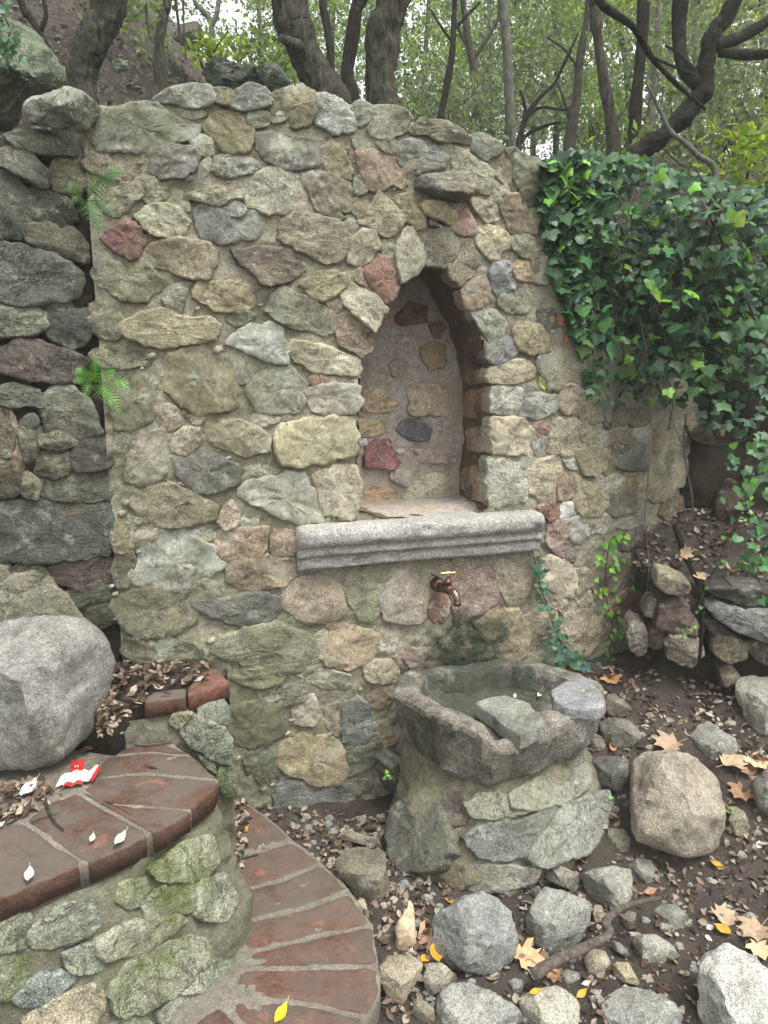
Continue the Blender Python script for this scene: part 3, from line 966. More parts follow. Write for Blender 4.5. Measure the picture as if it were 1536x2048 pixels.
G 96876e 12 1310,860 1350,840 1370,890 1320,920
G a08a52 24 850,1010 900,930 980,900 1100,900 1170,960 1200,1040 1190,1120 1120,1150 1020,1120 910,1070 860,1050
G 60624a 18 1190,960 1370,940 1370,1000 1300,1060 1230,1090 1200,1040
G 94703e 16 1390,950 1440,900 1470,950 1450,1030 1390,1000
G 777a70 20 860,1180 900,1130 1050,1150 1220,1150 1245,1220 1220,1290 1100,1340 1000,1380 900,1390 850,1330
G 6d6f58 18 710,1000 800,960 850,1000 850,1080 850,1130 790,1145 730,1100 690,1040
G 55563f 14 930,1400 1160,1360 1170,1420 1000,1470 950,1430
G 77704a 14 1250,1150 1320,1130 1340,1200 1270,1240
H a8a08a 14 170,570 200,540 240,545 230,600 180,600
H 8f7262 22 300,650 330,610 400,600 490,620 515,670 490,730 420,745 370,720
H 95786a 14 240,630 290,600 325,640 300,700
H 6f6f56 22 520,640 560,560 640,500 720,510 760,590 740,680 680,720 580,720
H a88e5c 24 690,460 760,400 900,380 960,480 960,620 880,650 780,640 740,560
H a8946e 22 90,700 140,670 210,670 250,720 230,770 140,770 95,750
H 7a5c44 14 100,860 170,830 220,870 190,920 120,900
R 5c5c54 24 490,230 510,150 560,120 670,130 690,200 680,280 580,290 500,260
R 968862 26 720,260 740,100 780,20 880,100 960,200 990,330 900,420 880,480 800,520 730,480 710,380
R 9a906c 16 430,400 500,350 560,370 530,440 440,430
R 876a46 14 560,400 580,340 650,340 640,400 590,440
R 625a4c 20 440,560 470,470 550,450 630,480 630,560 530,600 460,600
R 948670 16 490,680 560,640 680,610 690,640 560,690
R 524e48 16 540,780 600,720 700,680 720,740 600,820 550,830
R 644e3e 16 760,710 840,670 880,710 840,760 780,770
R b0a692 14 380,640 440,610 460,680 420,710 380,700
R 7d6452 22 360,1040 420,940 520,870 580,900 560,1000 500,1090 430,1130 370,1100
R 705844 20 630,1000 650,880 730,850 760,900 750,1050 700,1120 630,1080
R 905c46 20 510,1170 580,1120 660,1130 700,1200 660,1260 560,1270 460,1250
R 705e3c 18 800,600 880,480 980,500 1000,620 900,660
R 7c6a4c 14 430,80 500,40 560,100 490,120
R 75664a 14 570,60 620,70 620,110 560,110
R b0aa9c 12 640,50 700,0 700,60 660,70
R 7d7354 16 270,10 360,0 390,60 330,110 280,90
R a0947c 14 360,120 420,60 440,130 400,150
R 857a5c 18 250,-110 380,-120 400,-40 300,-20
R 6f6650 18 420,-120 560,-110 580,-20 450,0
R 766a50 18 600,-100 700,-90 690,-20 620,-10
R 847658 16 560,880 620,880 610,1060 570,1080
R 7a6a54 16 480,1290 560,1290 560,1420 510,1480 470,1400
'''
NICHE_BACK = '''
E b89664 6 870,520 930,370 980,365 1040,440 1110,500 1070,545 950,540
E ad9472 6 1170,370 1200,365 1390,390 1420,500 1400,560 1180,560
E b89a62 6 870,590 1030,590 1030,660 960,690 870,680
E 6f686e 6 1105,640 1150,590 1240,590 1300,640 1290,710 1200,710 1120,680
E 905052 7 900,800 920,740 1040,700 1080,710 1080,780 1110,830 1060,885 980,870 910,860
E a88e7e 6 1180,760 1350,760 1460,780 1450,840 1240,840
E a89a82 6 1060,900 1100,885 1185,895 1180,970 1130,980 1070,940
E b8aa84 8 1140,1040 1190,960 1260,905 1370,910 1425,980 1400,1070 1290,1090 1150,1085
E a88254 7 880,1010 960,985 1080,1000 1085,1090 970,1100 880,1110
E 967a4c 6 1230,170 1300,140 1390,150 1385,260 1300,300 1250,230
E 9a7e64 5 1055,270 1100,235 1170,260 1160,320 1080,330
E b0a898 4 1040,60 1080,50 1110,80 1060,100
E b0a898 4 1090,130 1180,95 1180,115 1100,140
E c0bab0 4 880,720 920,700 925,730 890,740
E c0bab0 4 1100,770 1140,760 1150,780 1110,785
E b8b2a8 4 1335,630 1365,620 1360,660
B 7a4a38 6 1090,1430 1180,1340 1280,1370 1270,1460 1130,1480
B 806048 5 1290,1470 1370,1460 1380,1536 1320,1560
'''
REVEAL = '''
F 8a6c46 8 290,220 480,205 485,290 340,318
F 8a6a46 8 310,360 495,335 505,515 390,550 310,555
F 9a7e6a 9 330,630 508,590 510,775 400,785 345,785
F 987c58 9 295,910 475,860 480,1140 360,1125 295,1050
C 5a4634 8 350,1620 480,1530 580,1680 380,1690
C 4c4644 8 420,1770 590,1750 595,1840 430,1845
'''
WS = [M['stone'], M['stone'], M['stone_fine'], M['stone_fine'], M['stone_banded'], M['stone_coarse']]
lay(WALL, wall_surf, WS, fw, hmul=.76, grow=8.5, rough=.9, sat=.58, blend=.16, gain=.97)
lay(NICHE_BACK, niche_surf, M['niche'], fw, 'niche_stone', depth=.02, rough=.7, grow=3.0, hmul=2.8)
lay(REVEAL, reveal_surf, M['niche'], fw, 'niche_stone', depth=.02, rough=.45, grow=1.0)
# the dark slab that juts out over the niche, and a shallow dark dish painting the shade of a hole
p_, n_ = wall_surf.hit(880, 375)
jut = parse('C 6b6555 105 90,600 160,540 280,525 400,550 480,620 470,680 380,700 250,670 130,620')[0]
V, F, C = stone_mesh(jut[0], p_, n_, .115, .08, 5.5, N=56, tilt=.05)
jo = link_mesh('projecting_stone', V, F, M['stone'], fw, C, color=lin('6b6555'))
jo['label'] = 'dark slab that juts out from the wall above the niche'
hp, hn = wall_surf.hit(800 + 240 / 3.491, 200 + 850 / 3.491)
hv, hf = [], []
for r_ in range(6):
    for k in range(18):
        a = 6.2832 * k / 18
        rad = (1 - .16 * r_ * (r_ > 1) - (.35 if r_ == 5 else 0)) * (.052 * (1 + .2 * fbm(math.cos(a) * 2, math.sin(a) * 2, r_, 1, 2)))
        hv.append(hp + hn * (.012 - .006 * (r_ == 0) - .0022 * max(0, r_ - 1)) + WDIR * math.cos(a) * rad * .85 + np.array([0, 0, math.sin(a) * rad * .42]))
for r_ in range(5):
    for k in range(18):
        hf.append((r_ * 18 + k, r_ * 18 + (k + 1) % 18, r_ * 18 + 18 + (k + 1) % 18, r_ * 18 + 18 + k))
hf.append(tuple(90 + k for k in range(18)))
link_mesh('hole_shade_patch', hv, hf, M['iron_and_hole_shade'], fw)

# small chips bedded in the joints
big = [p for p, _, _ in parse(WALL)]
chips_v, chips_f = [], []
tries = 0
nchip = 0
while nchip < 170 and tries < 3000:
    tries += 1
    px, py = random.uniform(210, 1240), random.uniform(230, 1650)
    if poly_in(NICHE, [(px, py)])[0] or any(abs(px - p[0][0]) < 220 and abs(py - p[0][1]) < 220 and poly_in(p, [(px, py)])[0] for p in big):
        continue
    P0, n = wall_surf.hit(px, py)
    if P0[2] > wall_top(s_of(P0)) - .03 or P0[2] < .05:
        continue
    e1 = np.cross([0, 0, 1.0], n)
    r_ = random.uniform(.005, .016)
    el = random.uniform(.5, 1.0)
    b0 = len(chips_v)
    k = random.randint(6, 8)
    tw = random.uniform(0, 3.14)
    for ring, (sc, h) in enumerate(((1.05, -.01), (1.0, .003), (.72, .009), (.3, .011))):
        for i in range(k):
            a = 6.2832 * i / k
            rr = r_ * sc * (1 + .25 * math.sin(a * 2 + tw) + random.uniform(-.1, .1))
            ca, sa = math.cos(a) * rr, math.sin(a) * rr * el
            q = P0 + e1 * (ca * math.cos(tw * .3) - sa * math.sin(tw * .3)) + np.array([0, 0, ca * math.sin(tw * .3) + sa * math.cos(tw * .3)]) + n * (h * r_ / .012)
            chips_v.append(q)
    for rg in range(3):
        for i in range(k):
            chips_f.append((b0 + rg * k + i, b0 + rg * k + (i + 1) % k, b0 + rg * k + k + (i + 1) % k, b0 + rg * k + k + i))
    chips_f.append(tuple(b0 + 3 * k + i for i in range(k)))
    nchip += 1
link_mesh('stone_chips', chips_v, chips_f, M['stone'], fw, color=lin('948d72'), kind='stuff')

# moulded granite ledge under the niche
prof = [(-.05, .0), (.055, .0), (.078, -.006), (.088, -.022), (.088, -.050), (.080, -.064), (.062, -.070), (.060, -.078), (.066, -.083), (.068, -.096),
        (.060, -.104), (.046, -.107), (.045, -.113), (.052, -.119), (.052, -.142), (.046, -.150), (-.05, -.150)]
sl_a = on_plane((600, 1068), W0 + WN * .08, WN)[0]
sl_b = on_plane((1094, 1032), W0 + WN * .08, WN)[0]
L0, L1 = (sl_a - W0) @ WDIR, (sl_b - W0) @ WDIR
ZS = (sl_a[2] + sl_b[2]) / 2 + .012
nl = 90
pv, pf = [], []
pr = np.array(prof)
pr2 = []
for a, b in zip(pr[:-1], pr[1:]):
    for t in np.linspace(0, 1, 4)[:-1]:
        pr2.append(a + (b - a) * t)
pr2.append(pr[-1])
pr2 = np.array(pr2)
for i in range(nl):
    f = i / (nl - 1)
    endw = min(1, min(f, 1 - f) / .035)
    shr = 1 - .25 * (1 - endw) ** 2
    for k, (o_, z_) in enumerate(pr2):
        oo = o_ * (shr if o_ > 0 else 1)
        q = W0 + WDIR * (L0 + (L1 - L0) * f) + WN * oo + np.array([0, 0, ZS + z_ - .008 * (1 - endw) ** 2])
        q = q + WN * (fbm(q[0], q[1], q[2], 22, 4) * .0025 - max(0, fbm(q[0], q[1], q[2], 13, 3) - .3) * .03 * (o_ > .05)) + np.array([0, 0, fbm(q[0] + 7, q[1], q[2], 9, 3) * .002])
        pv.append(q)
mk = len(pr2)
pf = grid_faces(nl, mk)
pf.append(tuple(range(mk)))
pf.append(tuple((nl - 1) * mk + k for k in range(mk - 1, -1, -1)))
lg = link_mesh('ledge', pv, pf, M['shelf'], fw, color=lin('989186'))
lg['label'] = 'grey granite ledge with two grooves under the niche'
# niche floor, level with the ledge
q0 = W0 + np.array([0, 0, max(ZS - .004, n_out[:, 2].min() + .030)])
fv, ff = [], []
for i in range(40):
    for k in range(22):
        q = q0 + WDIR * (lx.min() - .01 + (np.ptp(lx) + .02) * i / 39) - WN * (-.025 + (ND + .017) * k / 21)
        fv.append(q + np.array([0, 0, fbm(q[0], q[1], q[2], 20, 4) * .004 - .050 * max(0, 1 - k / 9) ** 1.3]))
link_mesh('niche_floor', fv, grid_faces(40, 22), M['plaster'], fw)

# ------------------------------------------------------------------ the dry stone wall at the left
DA = R(25)
dcorner = plan[0] + np.array([.03, .0, 0])
ddir = np.array([-math.cos(DA), -math.sin(DA), 0.0])
dn = np.array([math.sin(DA), -math.cos(DA), 0.0])
dry_surf = Surf()
dry_surf.quad(dcorner, ddir * 1.6, [0, 0, 3.0], .4)
dw = thing('dry_stone_wall', dcorner + ddir * .3, 'dark dry-laid stone wall meeting the fountain wall at the corner', 'wall')
dv = []
for i in range(60):
    for k in range(90):
        q = dcorner - ddir * .05 + ddir * (1.6 * i / 59) - dn * .045 + np.array([0, 0, .3 + 1.86 * k / 89])
        dv.append(q + dn * (fbm(q[0], q[1], q[2], 6, 4) * .03))
link_mesh('earth_core', dv, grid_faces(60, 90), M['earth'], dw)
DRY = '''
A 626b58 60 30,360 150,340 300,370 430,440 440,480 330,480 220,450 110,430 50,390
A 646858 50 -60,480 60,440 170,490 260,560 270,660 210,660 120,580 0,540 -60,520
A 706d4e 45 290,590 330,520 430,500 500,560 510,650 420,700 330,670
A 565a50 60 -60,600 30,570 100,640 170,740 170,860 120,960 0,970 -60,960
A 484a3e 40 160,720 220,680 370,740 420,800 440,860 330,900 200,850
A 6b6653 55 150,960 180,890 330,890 440,940 510,1020 510,1100 430,1090 330,1050 200,1010
A 666c68 50 -90,1010 60,1010 250,1060 400,1110 470,1170 470,1290 400,1330 200,1340 -90,1340
A 6b7568 50 -90,1370 100,1355 240,1370 280,1440 270,1500 100,1530 -90,1540
A 4c524c 45 285,1430 400,1415 500,1405 530,1480 500,1580 400,1600 300,1540
A 484b42 35 260,1365 400,1355 410,1400 290,1412
D 665a54 50 -90,200 100,130 250,150 400,190 520,230 450,300 440,370 300,360 100,320 -90,290
D 666b5c 40 -90,420 60,400 200,410 250,470 250,520 120,490 -90,490
D 757868 50 270,440 320,410 440,420 520,500 560,600 590,660 430,690 290,640 260,560
D 7b7865 50 250,690 340,670 440,710 430,740 330,750 250,740
D 625f44 40 240,785 420,790 420,880 330,910 222,910
D 57534c 45 440,730 560,700 640,710 650,840 560,880 440,880
D 606558 50 220,930 400,900 640,890 650,1010 620,1050 320,1055 240,1020
D 77775e 40 100,940 160,910 215,960 210,1040 140,1010
D 535b54 55 -90,1110 200,1070 420,1070 630,1080 650,1200 640,1370 450,1390 250,1410 -90,1430
D 604f4b 45 290,1480 380,1410 640,1400 660,1540 520,1570 340,1540
D 505243 45 380,1620 480,1580 640,1575 670,1640 600,1700 470,1680
D 807e6a 60 -90,1620 100,1510 250,1480 300,1580 430,1680 470,1750 300,1800 -90,1800
D a88e76 30 40,560 70,550 130,700 140,860 100,900 50,890 80,780
D 6d6555 30 -60,560 30,540 70,700 60,800 -60,800
D 626653 35 130,600 200,580 230,690 210,800 150,830 130,700
D 746f54 40 -90,1470 40,1450 55,1510 -90,1560
D 4e5043 35 60,1470 200,1440 230,1460 80,1500
D 50503c 35 500,1720 640,1690 670,1760 560,1810
D 8a7460 30 -60,830 40,810 50,880 -60,900
D 4e443c 30 -90,930 90,905 110,980 60,1030 -90,1030
D 74786a 30 150,590 190,570 210,600 170,625
'''
lay(DRY, dry_surf, M['drystone'], dw, depth=.12, sink=.03, rough=.9, grow=11.0, hmul=.7, sat=.5, gain=np.array([.88, .84, .74]))

# ------------------------------------------------------------------ brick steps
Z1, Z2, Z3 = .07, .50, .64
def zpoly(tile, pts, Z):
    ox, oy, s = TILES[tile]
    return np.array([at_z(ox + x / s, oy + y / s, Z) for x, y in pts])

def slab_mesh(P, th, N=56, bev=.0045, wob=.004, seed=0.0):
    """flat piece with the outline P (its top), worn edges"""
    P = smooth_poly(P[:, :3], N, 1, .06)
    c = P.mean(0)
    rings = [(0.0, -th), (.0, -bev * 1.4), (bev * .35, -bev * .4), (bev * 1.4, 0.0), (bev * 5, .0005), (None, .001)]
    V = []
    d = P - c
    L = np.linalg.norm(d, axis=1, keepdims=True)
    for ins, dz in rings:
        if ins is None:
            q = c + d * .45
        else:
            q = P - d / L * ins
        q = q + np.array([0, 0, dz])
        j = fbm_arr(q, 38, 3, seed) * wob
        q = q + d / L * (j if ins is not None else 0 * j)[:, None] + np.array([0, 0, 1.0]) * (fbm_arr(q, 20, 3, seed + 3) * wob * .6)[:, None] * (dz > -.02)
        V.append(q)
    V = np.vstack(V)
    F = []
    m = len(rings)
    for i in range(m - 1):
        for k in range(N):
            F.append((i * N + k, i * N + (k + 1) % N, (i + 1) * N + (k + 1) % N, (i + 1) * N + k))
    F.append(tuple((m - 1) * N + k for k in range(N)))
    F.append(tuple(range(N - 1, -1, -1)))
    e = np.cross(V[(m - 1) * N + 1] - c, V[(m - 1) * N + 9] - c)
    if e[2] < 0:
        F = [f[::-1] for f in F]
    return V, F

steps = thing('brick_steps', at_z(420, 1780, 0), 'curved terracotta brick steps with mossy stone riser beside the fountain wall', 'steps')
def bricks(parent, tile, Z, th, rows):
    for k, (hx, dirt, pts) in enumerate(rows):
        P = zpoly(tile, pts, Z)
        V, F = slab_mesh(P, th, seed=k * 3.3 + Z)
        o = link_mesh('brick', V, F, M['brick'], parent, color=list(np.array(lin(hx, .56)) * [.59, .52, .45]))
        o.color[3] = dirt

lt = bpy.data.objects.new('lower_tread', None); col.objects.link(lt); place(lt, at_z(600, 1850, Z1), steps)
bricks(lt, 'Q', Z1, .06, [
    ('8f5a45', .7, [(830, -10), (935, 8), (1030, 72), (1112, 146), (962, 200), (840, 190)]),
    ('8f5945', .7, [(850, 215), (968, 212), (1122, 162), (1226, 238), (1080, 298), (982, 326), (865, 335)]),
    ('875442', .8, [(880, 355), (985, 338), (1088, 312), (1233, 252), (1334, 343), (1180, 402), (932, 462), (895, 420)]),
    ('94593f', .7, [(915, 482), (1182, 417), (1344, 360), (1420, 472), (1200, 520), (967, 576), (935, 560)]),
    ('8c5640', .7, [(960, 592), (1202, 532), (1425, 490), (1450, 626), (1200, 634), (948, 640)]),
    ('8f5844', .6, [(925, 656), (1450, 646), (1456, 735), (1412, 823), (1150, 768), (885, 745)]),
    ('875441', .7, [(850, 762), (1150, 785), (1400, 842), (1330, 980), (1150, 1010), (1010, 930)]),
    ('7a4a40', .4, [(740, 870), (835, 790), (990, 935), (1120, 1020), (900, 1090), (760, 1000)])])
mp = zpoly('Q', [(800, -30), (935, 3), (1035, 70), (1125, 150), (1238, 242), (1340, 340), (1428, 478), (1460, 640), (1462, 745), (1412, 850), (1335, 1000), (1150, 1150), (600, 1150), (640, 860), (800, 640), (830, 430), (760, 200)], Z1 - .002)
V, F = slab_mesh(mp, .16, 80, wob=.006)
link_mesh('bedding_mortar', V, F, M['cement'], lt)

ut = bpy.data.objects.new('upper_tread', None); col.objects.link(ut); place(ut, at_z(250, 1600, Z2), steps)
bricks(ut, 'U', Z2, .055, [
    ('86543f', .85, [(-260, 1420), (0, 1335), (128, 1318), (495, 1556), (300, 1640), (0, 1762), (-260, 1880)]),
    ('7f503f', .9, [(155, 1298), (300, 1195), (448, 1140), (882, 1390), (700, 1478), (516, 1556)]),
    ('85533f', .85, [(485, 1135), (590, 1203), (1125, 1248), (1000, 1330), (905, 1378)]),
    ('86543f', .85, [(500, 1120), (560, 1056), (830, 1028), (1285, 1066), (1272, 1115), (1135, 1236), (600, 1192)]),
    ('82523f', .85, [(540, 1045), (640, 925), (900, 902), (1135, 922), (1205, 988), (1282, 1052), (850, 1014), (600, 1042)]),
    ('7a4f44', .7, [(600, 865), (700, 802), (925, 782), (955, 830), (1005, 868), (1120, 912), (900, 892), (640, 912)]),
    ('86523f', .5, [(690, 780), (780, 700), (848, 682), (925, 770), (720, 792)])])
UEDGE = [(-260, 1880), (0, 1762), (300, 1640), (515, 1556), (700, 1478), (895, 1384), (1130, 1240), (1275, 1115), (1288, 1060), (1205, 985), (1120, 910), (930, 775)]
bed = np.array([at_z(0 + x / 2.954, 1200 + y / 2.954, Z2 - .003) for x, y in UEDGE + [(840, 640), (500, 620), (200, 700), (-300, 900)]])
V, F = slab_mesh(bed, .06, 90, wob=.005)
link_mesh('bedding_mortar', V, F, M['cement'], ut)

tt3 = bpy.data.objects.new('top_step', None); col.objects.link(tt3); place(tt3, at_z(370, 1380, Z3), steps)
bricks(tt3, 'U', Z3, .052, [
    ('a5614d', .25, [(1108, 566), (1112, 520), (1205, 410), (1268, 398), (1362, 486)]),
    ('8f5a4a', .9, [(845, 604), (900, 540), (1098, 520), (1098, 572)])])
tb = np.array([at_z(x / 2.954, 1200 + y / 2.954, Z3 - .012) for x, y in [(850, 600), (1100, 566), (1350, 486), (1270, 405), (1200, 350), (600, 340), (200, 400), (300, 620), (640, 680)]])
V, F = slab_mesh(tb, .14, 60, wob=.006)
link_mesh('bedding_mortar', V, F, M['earth'], tt3)
# rubble end wall that carries the top step
ea, eb = at_z(286, 1408, Z3), at_z(459, 1378, Z3)
eb2 = eb + np.array([-.07, .30, 0])
end_surf = Surf()
end_surf.quad([ea[0], ea[1], -.05], [eb[0] - ea[0], eb[1] - ea[1], 0], [0, 0, Z3], .1)
epl = np.vstack([ea + (eb - ea) * f for f in np.linspace(-.3, 1, 34)] + [eb + (eb2 - eb) * f for f in np.linspace(.08, 1, 12)])
ev_ = []
for p in epl:
    for k in range(50):
        z = -.05 + (Z3 - .005) * k / 49
        q = np.array([p[0], p[1], z])
        ev_.append(q + np.array([.35, -.94, 0]) * (fbm(q[0], q[1], z, 9, 4) * .016 + fbm(q[0], q[1], z, 40, 3) * .005 - .012))
link_mesh('end_wall_mortar', ev_, grid_faces(len(epl), 50), M['risermortar'], tt3)
lay('''
G 7c7d62 20 340,830 420,790 580,850 620,930 620,1040 530,1030 420,960 370,920
G 787960 18 440,770 540,750 600,742 605,840 540,830 450,800
G 74755a 18 560,1060 630,1060 650,1190 590,1210 540,1130
G 7f7a55 16 330,790 400,780 420,780 350,860 300,830
G 6d6e55 14 440,985 530,1040 540,1090 470,1030
''', end_surf, M['mossy'], tt3, depth=.05, grow=3.0, rough=.6)

# riser: mossy rubble under the upper tread
ue = np.array([at_z(x / 2.954, 1200 + y / 2.954, Z2) for x, y in UEDGE])
ue = spline(ue[:, :3], 60)
cen = np.array([-.75, 1.95, 0])
dl = ue - cen; dl[:, 2] = 0
ue_in = ue - dl / np.linalg.norm(dl, axis=1, keepdims=True) * .022
rs_surf = Surf()
for a, b in zip(ue_in[:-1], ue_in[1:]):
    oo = a - cen; oo[2] = 0; oo /= np.linalg.norm(oo)
    rs_surf.quad([a[0] + oo[0] * .13, a[1] + oo[1] * .13, 0], [b[0] - a[0], b[1] - a[1], 0], [-oo[0] * .13, -oo[1] * .13, Z2], .003)
rv = []
kz = 44
for a in ue_in:
    o_ = a - cen; o_[2] = 0; o_ /= np.linalg.norm(o_)
    for k in range(kz):
        z = -.08 + (Z2 - .03 + .08) * k / (kz - 1)
        q = np.array([a[0], a[1], z])
        flare = .13 * (1 - z / Z2)
        rv.append(q + o_ * (fbm(q[0], q[1], z, 9, 4) * .022 + fbm(q[0], q[1], z, 40, 3) * .006 + flare))
riser = bpy.data.objects.new('riser', None); col.objects.link(riser); place(riser, ue_in[30] * [1, 1, 0], steps)
link_mesh('riser_mortar', rv, grid_faces(60, kz), M['risermortar'], riser)
RISER = '''
Q 8f8d6a 20 590,270 700,190 790,150 830,230 760,290 640,310
Q 969478 24 770,330 860,300 890,380 850,450 760,440
Q 968f70 26 380,540 470,490 660,440 690,480 560,560 420,610 380,590
Q 888666 26 440,720 520,620 700,530 800,540 790,620 680,710 560,800 460,830
Q 747a6e 20 60,760 130,690 290,650 270,700 150,770 80,790
Q 9c8b66 26 100,850 150,800 380,700 395,780 330,860 120,890
Q 757858 18 -60,600 60,570 100,640 70,740 -60,760
Q 7c7c66 18 120,500 240,420 420,400 380,480 200,560 130,560
Q 868560 18 480,330 550,310 560,370 500,400 460,380
Q 7f7f60 16 640,340 740,320 740,410 650,420
Q 83846c 16 250,590 360,560 390,640 280,650
Q 8b8a72 16 560,400 640,330 650,430 570,450
Q 777a62 16 820,640 900,620 880,720 800,740
Q 858468 14 690,630 780,640 760,720 690,720
Q 7d7d64 16 0,480 100,450 110,540 10,570
Q 80806a 14 620,820 720,740 760,800 650,880
Q 7a7c62 16 410,880 540,830 600,900 450,960
'''
lay(RISER, rs_surf, M['mossy'], riser, depth=.06, rough=.6, grow=13.0, hmul=.7)

# ------------------------------------------------------------------ pedestal and basin
RIMZ = .50
rim_px = [(780, 1380), (800, 1352), (860, 1338), (940, 1326), (1028, 1316), (1085, 1330), (1160, 1350), (1210, 1374), (1196, 1402), (1172, 1424), (1120, 1442), (1050, 1463),
          (985, 1478), (962, 1474), (900, 1446), (840, 1418)]
rim = np.array([at_z(x, y, RIMZ) for x, y in rim_px])[:, :2]
basin_c = np.array([.40, 2.46])
NBZ = 120
rimN = smooth_poly(rim, NBZ, 1, .08)
ped = thing('basin_pedestal', (basin_c[0], basin_c[1], 0), 'squat mortared stone pedestal under the fountain basin', 'pedestal')
pb = np.array([(.05, 2.25), (.10, 2.15), (.23, 2.09), (.40, 2.09), (.56, 2.15), (.70, 2.25), (.82, 2.40), (.88, 2.62), (.85, 2.9), (.4, 2.9), (.05, 2.62), (.035, 2.42)])
pbN = smooth_poly(pb, 96, 2)
def align(P, ref):
    """start both outlines at the same bearing, same turning sense"""
    a = np.arctan2(*(P - basin_c).T[::-1])
    if np.sum(np.sin(np.diff(a))) < 0:
        P = P[::-1]
        a = a[::-1]
    return np.roll(P, -int(np.argmin(np.abs(np.angle(np.exp(1j * (a - ref)))))), 0)
pbN = align(pbN, -math.pi / 2)
topN = align(smooth_poly(basin_c + (rim - basin_c) * .82 + [0, .035], 96, 2), -math.pi / 2)
pv = []
kz = 46
for k in range(kz):
    f = k / (kz - 1)
    z = -.08 + .44 * f
    g = sstep(.25, 1.0, f)
    ring = pbN * (1 - g) + topN * g
    for p in ring:
        q = np.array([p[0], p[1], z])
        o_ = np.array([p[0] - basin_c[0], p[1] - basin_c[1], 0]); o_ /= np.linalg.norm(o_)
        pv.append(q + o_ * (fbm(q[0], q[1], z, 7, 4) * .024 + fbm(q[0], q[1], z, 34, 4) * .009 + .006))
pf = []
for k in range(kz - 1):
    for i in range(96):
        pf.append((k * 96 + i, k * 96 + (i + 1) % 96, k * 96 + 96 + (i + 1) % 96, k * 96 + 96 + i))
pf.append(tuple((kz - 1) * 96 + i for i in range(96)))
link_mesh('pedestal_core', pv, pf, M['pedmortar'], ped)
ped_surf = Surf()
for k in range(0, kz - 5, 5):
    for i in range(0, 96, 3):
        a, b, c_ = (np.array(pv[k * 96 + i]), np.array(pv[k * 96 + (i + 3) % 96]), np.array(pv[(k + 5) * 96 + i]))
        ped_surf.quad(a, b - a, c_ - a, .006)
PED = '''
H 64614f 30 220,1530 260,1430 480,1450 520,1560 560,1700 480,1800 350,1830 240,1790 210,1650
H 66564a 24 500,1480 520,1380 600,1380 640,1460 630,1550 560,1560 520,1530
H 827f68 30 880,1390 1000,1310 1290,1200 1320,1350 1200,1440 1000,1480 900,1470
H 7d7860 24 640,1450 700,1390 880,1400 1000,1480 930,1510 740,1530 660,1520
H 686860 34 630,1640 700,1570 900,1550 1090,1480 1140,1470 1060,1600 960,1740 830,1765 690,1730
H 828072 50 990,1700 1150,1470 1400,1370 1440,1430 1390,1640 1280,1720 1100,1790 1020,1790
H 857c6a 30 620,1850 680,1790 900,1790 1030,1800 1010,1880 880,1920 650,1930
H 6f5c44 22 480,1830 560,1780 620,1800 620,1920 520,1930
H 66644e 24 235,1260 300,1215 450,1320 480,1420 400,1430 270,1410
H 9a8460 12 550,1680 600,1670 600,1715 560,1715
'''
lay(PED, ped_surf, M['pedestal'], ped, depth=.09, rough=.8, grow=5.0, hmul=.42)  # dark upper-left stone is added in place of shadowed mortar

bas = thing('stone_basin', (basin_c[0], basin_c[1], .3), 'rough hewn granite water basin with a broken rim below the tap', 'basin')
rimN = align(rimN, -math.pi / 2)
dN = basin_c - rimN
LN = np.linalg.norm(dN, axis=1, keepdims=True)
U = dN / LN
bottomZ = .295
prof_b = [(.30, bottomZ + .01), (.12, bottomZ), (.055, bottomZ + .004), (.030, bottomZ + .03), (.018, bottomZ + .07), (.008, bottomZ + .11), (.001, bottomZ + .15),
          (0.0, RIMZ - .02), (.005, RIMZ - .005), (.016, RIMZ + .001), (.036, RIMZ + .004), (.060, RIMZ + .003), (.082, RIMZ - .002), (.092, RIMZ - .02), (.098, RIMZ - .045), (.106, RIMZ - .068),
          (.120, RIMZ - .080), (.15, RIMZ - .086), (.19, RIMZ - .089), (.26, RIMZ - .09)]
bv = []
for d_, z in prof_b:
    for i in range(NBZ):
        q2 = rimN[i] + U[i] * min(d_, LN[i, 0] * .93)
        zz = z
        q = np.array([q2[0], q2[1], z])
        a = math.atan2(q2[1] - basin_c[1], q2[0] - basin_c[0])
        if z > .4:      # rim heights differ: broken low at the front, built up at the right and back
            zz += .022 * fbm(q[0], q[1], 0, 4.5, 3)
            w = max(0, 1 - abs(q2[0] - .385) / .075) * max(0, 1 - abs(q2[1] - 2.19) / .2)
            if d_ < .11 and z > RIMZ - .05:
                zz -= .045 * min(1, w * 2)
                zz += .02 * sstep(2.5, 2.8, q2[1])
        o_ = -np.array([U[i, 0], U[i, 1], 0])
        am = .034 if z < RIMZ - .02 and d_ < .06 else .009
        q = np.array([q2[0], q2[1], zz]) + o_ * (fbm(q[0], q[1], z, 5.5, 4) * am + fbm(q[0], q[1], z, 28, 4) * .005 - abs(fbm(q[0], q[1], z, 11, 4)) * .013)
        if d_ > .11 and z > .35:
            q[2] += fbm(q[0], q[1], 0, 16, 4) * .006
        bv.append(q)
bf = []
m = len(prof_b)
for k in range(m - 1):
    for i in range(NBZ):
        bf.append((k * NBZ + i, k * NBZ + (i + 1) % NBZ, (k + 1) * NBZ + (i + 1) % NBZ, (k + 1) * NBZ + i))
bf.append(tuple((m - 1) * NBZ + i for i in range(NBZ)))
bf.append(tuple(range(NBZ - 1, -1, -1)))
link_mesh('bowl', bv, bf, M['basin'], bas, color=lin('7d756a', .8), sharp=24)

